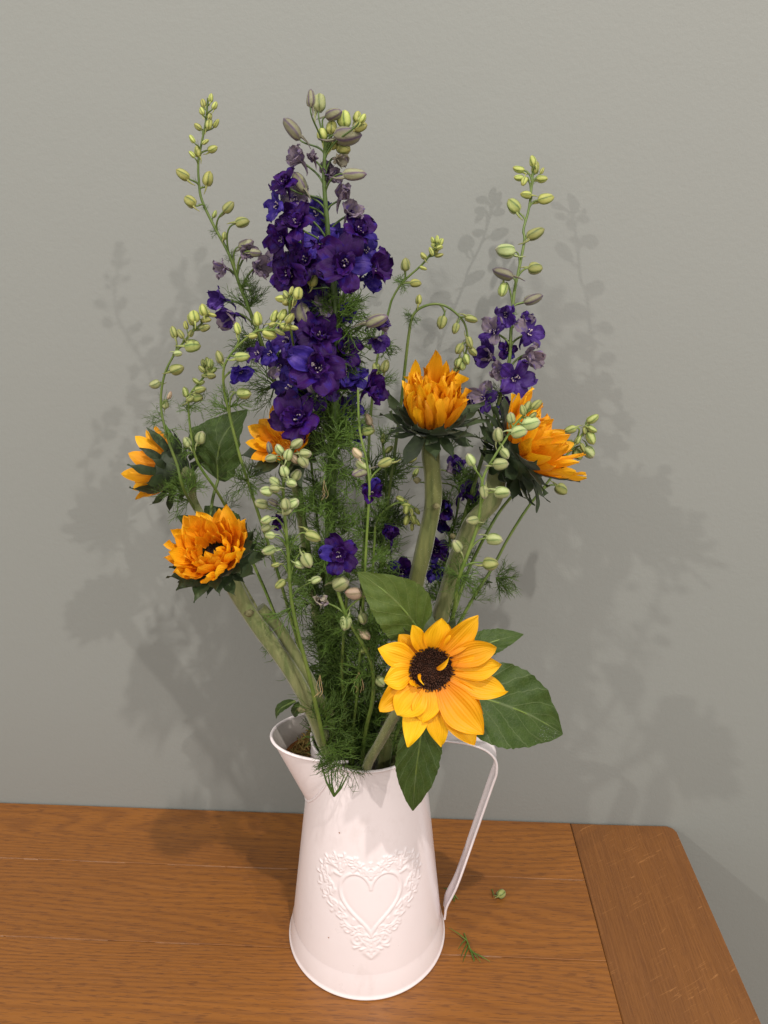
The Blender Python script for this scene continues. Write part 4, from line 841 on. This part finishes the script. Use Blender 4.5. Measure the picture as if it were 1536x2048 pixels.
# S1 left front, half open, orange
P0 = V(430, 1110, -.055); face = view_dir(-.18, .55)
root, F, s, rd, mb, sp, r = sunflower('half-open orange sunflower at lower left with a small dark gap at its centre', P0, face, 1, [V(490, 1212, -.042), V(530, 1270, -.04), (V(590, 1355, -.038)), V(632, 1440, -.034), V(655, 1500, -.028)]+mo(672, -.020), 34, 38)
sp2 = spline([tuple(p) for p in [V(520, 1215, -.036), V(560, 1260, -.034), V(610, 1345, -.032), V(650, 1425, -.028), V(672, 1500, -.022)]], 6); mb.tube(sp2, 13*s, 10, True)
knots(mb, [V(604, 1418, -.040), V(660, 1425, -.034), V(498, 1225, -.046)], .0065)
obj('stem', mb.mesh('stem', 'stem_fuzzy'), root); receptacle(root, F, rd*1.25)
disc(root, F, rd*.60, 140, 'disc_dark')
for lay, (n, L, W, p0, p1, rr0, cp) in enumerate(((15, 70, 18, 1.1, .30, 1.0, .3), (14, 68, 17, .80, .10, .95, .4), (14, 56, 14, .50, -.10, .88, .45), (10, 46, 12, .25, -.45, .76, .5))):
    for q in range(n):
        lf = R_.uniform(.85, 1.15)
        petal_obj(root, F, rd*rr0, (q+.5*lay+R_.uniform(-.2, .2))*2*math.pi/n, L*s*lf, W*s*R_.uniform(.85, 1.15), p0+R_.uniform(-.15, .15), p1+R_.uniform(-.25, .25), 'petal_orange', cup=cp, bend=R_.uniform(-.2, .2), twist=R_.uniform(-.7, .7), ruf=.07, tipsharp=.75, pleat=.07)
bract_ring(root, F, rd*1.15, 58*s, 15, 1.35, .95, .36, -.10*rd, .25); bract_ring(root, F, rd*1.15, 60*s, 15, 1.75, 1.2, .34, -.25*rd, .3); bract_ring(root, F, rd*1.0, 56*s, 12, 2.0, 1.3, .30, -.5*rd, .3)
leaf(root, V(590, 1402, .0), V(546, 1437, .0), 26, view_dir(-.3, .6), 'leaf_dark', .3, .25); leaf(root, V(604, 1405, .0), V(583, 1432, .01), 26, view_dir(-.2, .3), 'leaf_dark', .3, .1)
# S2 upper, upright cup
P0 = V(865, 842, .0); face = view_dir(.02, .80)
root, F, s, rd, mb, sp, r = sunflower('upright orange sunflower at upper right of centre, petals still closed like a brush', P0, face, 1, [V(862, 915, .0), V(866, 960, .0), V(866, 1010, .0), V(850, 1090, -.002), V(832, 1170, -.004), V(815, 1270, -.006), V(790, 1400, -.008)]+mo(770, -.008), 35, 40)
knots(mb, [V(834, 960, .0), V(873, 1012, -.008)], .0055)
obj('stem', mb.mesh('stem', 'stem_olive'), root); receptacle(root, F, rd*1.1); disc(root, F, rd*.7, 120)
for lay, (n, L, W, p0, p1, rr0) in enumerate(((22, 88, 11, .56, -.20, .98), (22, 98, 10.5, .40, -.12, .86), (19, 104, 10, .30, -.10, .68), (14, 102, 10, .18, -.05, .45), (7, 96, 9, .08, -.1, .22))):
    for q in range(n):
        lf = R_.uniform(.8, 1.15)
        petal_obj(root, F, rd*rr0, (q+.5*lay+R_.uniform(-.2, .2))*2*math.pi/n, L*s*lf*.92, W*s*R_.uniform(.8, 1.15), p0+R_.uniform(-.12, .12), p1+R_.uniform(-.2, .45), 'petal_orange', cup=R_.uniform(.35, .9), bend=R_.uniform(-.22, .22), twist=R_.uniform(-1.1, 1.1), ruf=.09, tipsharp=R_.uniform(.35, .6), pleat=.09)
petal_obj(root, F, rd*.6, 0, 146*s, 13*s, .1, -.25, 'petal_orange', cup=.4, twist=.5, ruf=.08, tipsharp=.4)
petal_obj(root, F, rd*.9, .8, 118*s, 14*s, .35, -.1, 'petal_orange', cup=.4, twist=-.3, tipsharp=.6); petal_obj(root, F, rd*.9, -.5, 112*s, 14*s, .3, -.1, 'petal_orange', cup=.4, twist=.3, tipsharp=.6)
bract_ring(root, F, rd*1.1, 62*s, 14, 1.25, .45, .36, -.1*rd, .3); bract_ring(root, F, rd*1.1, 80*s, 12, 1.5, .75, .24, -.25*rd, .4); bract_ring(root, F, rd*1.0, 64*s, 12, 1.9, 1.9, .30, -.45*rd, .4)
# S3 right, turned away to the right
P0 = V(1046, 905, .02); face = view_dir(.70, .56)
root, F, s, rd, mb, sp, r = sunflower('orange sunflower on the right turned sideways, showing its dark green bracts', P0, face, 1, [V(985, 1000, .018), V(950, 1040, .018), V(925, 1090, .018), V(905, 1150, .018), V(882, 1230, .016), V(855, 1330, .012)]+mo(800, .004), 36, 50)
knots(mb, [V(905, 1072, .016)], .005)
obj('stem', mb.mesh('stem', 'stem_fuzzy'), root); receptacle(root, F, rd*1.2, deep=1.1); disc(root, F, rd*.8, 160)
for lay, (n, L, W, p0, p1, rr0) in enumerate(((18, 92, 16, .85, .50, 1.0), (18, 90, 15, .6, .2, .86), (15, 80, 13, .35, -.05, .66))):
    for q in range(n):
        petal_obj(root, F, rd*rr0, (q+.5*lay+R_.uniform(-.2, .2))*2*math.pi/n, L*s*R_.uniform(.8, 1.12), W*s*R_.uniform(.85, 1.15), p0+R_.uniform(-.15, .15), p1+R_.uniform(-.25, .25), 'petal_orange', cup=.3, bend=R_.uniform(-.15, .15), twist=R_.uniform(-.4, .4), ruf=.05, tipsharp=.75, pleat=.07)
for ln, pp0, pp1, zz in ((78, 1.2, .8, 0), (66, 1.7, 1.5, -.35), (54, 2.2, 1.3, -.65), (44, 2.5, 1.1, -.85)):
    bract_ring(root, F, rd*(1.15+zz*.35), ln*s, 12, pp0, pp1, .36, zz*rd, .35)
# S5 behind the purple florets
P0 = V(573, 886, .0); face = view_dir(-.30, .50)
root, F, s, rd, mb, sp, r = sunflower('orange sunflower half hidden behind the lowest big purple floret', P0, face, 1, [V(590, 960, .010), V(610, 1080, .020), V(640, 1280, .03)]+mo(670, .02), 20, 26)
obj('stem', mb.mesh('stem', 'stem_fuzzy'), root); receptacle(root, F, rd*1.1)
disc(root, F, rd*.9, 90, 'petal_orange', .4, .5)
for lay, (n, L, W, p0, p1, rr0) in enumerate(((13, 62, 18, 1.1, .8, 1.0), (12, 46, 14, .8, .3, .9))):
    for q in range(n): petal_obj(root, F, rd*rr0, (q+.5*lay+R_.uniform(-.2, .2))*2*math.pi/n, L*s*R_.uniform(.85, 1.1), W*s, p0+R_.uniform(-.15, .15), p1+R_.uniform(-.2, .2), 'petal_orange', cup=.25, bend=R_.uniform(-.12, .12), twist=R_.uniform(-.3, .3), tipsharp=.7, pleat=.06)
bract_ring(root, F, rd*1.1, 70*s, 13, 1.5, 1.3, .28, -.2*rd, .25); bract_ring(root, F, rd*1.1, 70*s, 12, 1.9, 1.3, .28, -.5*rd, .25)
# S6 far left seen from behind
P0 = V(338, 938, .015); face = view_dir(-.90, .28, -1)
root, F, s, rd, mb, sp, r = sunflower('small sunflower at far left seen from behind, orange petals showing past its green cup', P0, face, 1, [V(388, 1000, .012), V(420, 1060, .014), V(500, 1200, .02), V(590, 1350, .02)]+mo(655, .016), 15, 42)
obj('stem', mb.mesh('stem', 'stem_fuzzy'), root); receptacle(root, F, rd*1.05, deep=.95); disc(root, F, rd*.8, 120)
for lay, (n, L, W, p0, p1, rr0) in enumerate(((13, 64, 15, .7, .45, .9), (12, 58, 14, .45, .2, .72))):
    for q in range(n): petal_obj(root, F, rd*rr0, (q+.5*lay+R_.uniform(-.2, .2))*2*math.pi/n, L*s*R_.uniform(.8, 1.1), W*s, p0+R_.uniform(-.15, .15), p1+R_.uniform(-.2, .2), 'petal_orange', cup=.25, bend=R_.uniform(-.12, .12), twist=R_.uniform(-.3, .3), tipsharp=.7, pleat=.06)
bract_ring(root, F, rd*1.05, 60*s, 11, .95, .6, .26, -.1*rd, .3); bract_ring(root, F, rd*1.0, 52*s, 10, 1.6, 1.1, .26, -.5*rd, .3)
leaf(root, V(436, 960, .04), V(490, 818, .05), 150, view_dir(-.35, .25), 'leaf_dark', .25, .08, [V(420, 1050, .02), V(425, 1000, .03)], bow=.12)
leaf(root, V(470, 1075, .03), V(410, 1010, .04), 80, view_dir(.1, .5), 'leaf_dark', .2, .1); leaf(root, V(420, 1070, .03), V(355, 1030, .03), 50, view_dir(-.1, .7), 'leaf_dark', .2, .1)
# S4 open yellow, front
P0 = V(862, 1338, -.082); face = view_dir(.06, -.02)
root, F, s, rd, mb, sp, r = sunflower('fully open yellow sunflower with a brown disc facing out at lower right', P0, face, 1, [V(835, 1372, -.066), V(797, 1420, -.060), V(760, 1485, -.048), V(733, 1538, -.038), Vector((.004, -.03, .165)), Vector((.002, -.01, .05))], 22, 43)
obj('stem', mb.mesh('stem', 'stem_fuzzy'), root); receptacle(root, F, rd, deep=.6); disc(root, F, rd, 520, dome=.2, h=.17)
# angle, reach from centre, half width, rise, tip fall, layer height
for an, reach, wd, p0, p1, zl, kw in (
 (153, 112, 23, 1.15, 1.45, .5, {}), (114, 102, 15, 1.0, 1.2, 1.0, dict(twist=.6)), (84, 106, 24, 1.1, 1.35, .3, {}), (66, 92, 16, 1.3, 1.5, 0, {}), (53, 136, 24, 1.15, 1.4, .8, dict(twist=.3)),
 (25, 130, 23, 1.2, 1.5, .3, {}), (3, 132, 23, 1.2, 1.6, .8, {}), (-20, 147, 24, 1.2, 1.55, .5, {}), (-55, 150, 33, 1.2, 1.6, 1.0, {}), (-63, 160, 26, 1.35, 1.6, -.3, {}),
 (-86, 146, 21, 1.2, 1.55, .6, {}), (-99, 99, 25, 1.1, 1.5, 1.3, {}), (-109, 148, 23, 1.35, 1.65, -.3, {}), (-124, 106, 30, 1.05, 1.5, 1.1, {}), (-150, 122, 25, 1.2, 1.75, .3, dict(bend=.15)),
 (-174, 96, 24, 1.0, 1.35, .9, dict(bend=.1)), (-140, 60, 12, .5, .2, 1.4, dict(twist=.8)), (38, 108, 18, 1.35, 1.5, -.2, {}), (135, 90, 18, 1.35, 1.5, -.2, {}), (-38, 128, 20, 1.4, 1.6, -.4, {})):
    L = (reach-40)*s*1.10; wd *= 1.12
    p0 += R_.uniform(-.12, .1); p1 += R_.uniform(-.35, .3); k = dict(cup=R_.uniform(.1, .4), bend=R_.uniform(-.12, .12), twist=R_.uniform(-.35, .35), ruf=.05, tipsharp=R_.uniform(.62, .95), pleat=.06, base=.42, nu=13, nv=17); k.update(kw)
    petal_obj(root, F, rd*.93, rad(an-90), L, wd*s, p0, p1, 'petal_yellow', zl*.0012, **k)
for an, r0, L, p0, p1 in ((20-90, .25, 38, .5, 1.6), (200-90, .55, 30, .9, -.9)):   # two stray curls lying over the disc
    petal_obj(root, F, rd*r0, rad(an), L*s, 6*s, p0, p1, 'petal_yellow', .0035, cup=.5, bend=.5, twist=.6, tipsharp=.6)
bract_ring(root, F, rd*.9, 70*s, 10, 1.7, 1.6, .26, -.3*rd, .2)
leaf(root, V(842, 1268, -.05), V(717, 1146, -.055), 128, view_dir(-.05, .15), 'leaf_light', .12, .06, [V(820, 1400, -.05), V(850, 1330, -.05)], bow=-.06)
leaf(root, V(925, 1312, -.045), V(1047, 1267, -.035), 66, view_dir(.0, .55), 'leaf_dark', .15, .06, [V(850, 1370, -.055)], bow=.03)
leaf(root, V(915, 1382, -.055), V(1133, 1470, -.04), 182, view_dir(.10, .25), 'leaf_dark', .14, .08, [V(840, 1380, -.058)], bow=.03)
rows_, N_ = LEAFROWS[-1]; mb = MB()
for _ in range(70):
    i_ = R_.randrange(21, 27); j_ = R_.randrange(1, 6) if Vector(rows_[24][0]).z < Vector(rows_[24][-1]).z else R_.randrange(9, 14)
    c0 = Vector(rows_[i_][j_]).lerp(Vector(rows_[i_+1][j_+1 if j_ < 13 else j_]), R_.random()); r0 = R_.uniform(.00016, .00042); t_ = N_.orthogonal().normalized(); b_ = N_.cross(t_)
    mb.grid([[tuple(c0+(t_*math.cos(a)+b_*math.sin(a))*r0*math.cos(e)+N_*(r0*.8*math.sin(e)+.00008)) for a in np.linspace(0, 2*math.pi, 8, endpoint=False)] for e in (0, .5, 1.0, 1.5)], close=True)
dw = obj('water_drops', mb.mesh('water_drops', 'water'), root); dw['kind'] = 'stuff'
leaf(root, V(848, 1432, -.070), V(826, 1626, -.074), 102, view_dir(.05, .05), 'leaf_dark', .16, .05, [V(835, 1385, -.062)], bow=-.02)

# ------------------------------------------------------------------ fallen bits on the sideboard
def on(px, py, h=0): 
    p = ground(px, py); p.z = h; return p
p = on(1001, 1793, .0032); d = Vector((.55, .4, -.05)).normalized(); s = mpp(p)
b = thing('fallen_bud', 'single round green bud lying on the wood right of the jug handle', 'bud', (p.x, p.y, 0))
obj('bud', BUD['bud_green'][2], b, frame(p-d*.0042, d, None, .0095, 1))
mb = MB(); mb.tube([tuple(p-d*.004), tuple(p-d*.008+Vector((0, .001, .001))), tuple(on(984, 1780, .0008))], .0005, 5); obj('pedicel', mb.mesh('pedicel', 'stem_green'), b)
def sprig(label, a, c, n, seed):
    r = random.Random(seed); A, C = on(*a, .001), on(*c, .001); t = thing('fallen_sprig', label, 'leaf sprig', (A.x, A.y, 0)); mb = MB(); T = C-A
    mb.tube([tuple(A), tuple((A+C)/2+Vector((0, 0, .0012))), tuple(C)], [.0005, .0007, .0003], 5); obj('stalk', mb.mesh('stalk', 'stem_green'), t)
    for k in range(n):
        q = A+T*r.uniform(.2, .7)+Vector((0, 0, .0008)); an = r.uniform(-.9, .9)+(0 if r.random() < .6 else math.pi); d = Vector((T.x*math.cos(an)-T.y*math.sin(an), T.x*math.sin(an)+T.y*math.cos(an), r.uniform(.0, .003))); mb = MB()
        L = r.uniform(.35, .7); mb.tube([tuple(q), tuple(q+d*L*.5+Vector((0, 0, .001))), tuple(q+d*L)], [.0006, .0005, .0002], 4)
        obj('leaflet', mb.mesh('leaflet', 'thread_green'), t)
sprig('little green leaf sprig lying on the wood near the front of the jug base', (928, 1868), (948, 1925), 8, 2)
sprig('tiny wisp of green foliage on the wood tucked just behind the handle foot', (893, 1778), (916, 1800), 3, 5)
# foliage wisp hanging over the rim and down the front of the jug
t = thing('foliage_wisp', 'loose feathery green wisp hanging over the jug rim next to the spout', 'foliage', V(668, 1590, -.052))
mb = MB(); A = V(668, 1592, -.0540)
for e in ((640, 1520), (655, 1540), (662, 1530), (690, 1548), (698, 1545)):
    c = V(*e, -.050); mb.tube([tuple(A), tuple((A+c)/2+Vector((0, -.004, 0))), tuple(c)], [.0009, .0007, .0003], 5)
obj('stalk', mb.mesh('stalk', 'thread_green'), t)
for (px, py, y, an, reach) in ((672, 1520, -.046, 205, 55), (675, 1500, -.044, 170, 50), (672, 1512, -.048, 240, 70), (682, 1530, -.050, 220, 55), (690, 1530, -.050, -40, 60), (680, 1500, -.044, -80, 60), (665, 1490, -.044, 230, 60)):
    p = V(px, py, y); d = view_dir(math.cos(rad(an))*.9, math.sin(rad(an))*.9); obj('feathery_leaf', FEA[R_.randrange(7)], t, frame(p, d, None, reach*mpp(p), R_.uniform(0, 6)))
for (px, py, an) in ((718, 1345, -75), (648, 960, -75), (640, 1350, -80)):
    p = V(px, py, -.045); d = view_dir(math.cos(rad(an))*.9, math.sin(rad(an))*.9); obj('dry_leaf', FEA_DRY, t, frame(p, d, None, R_.uniform(34, 50)*mpp(p), R_.uniform(0, 6)))
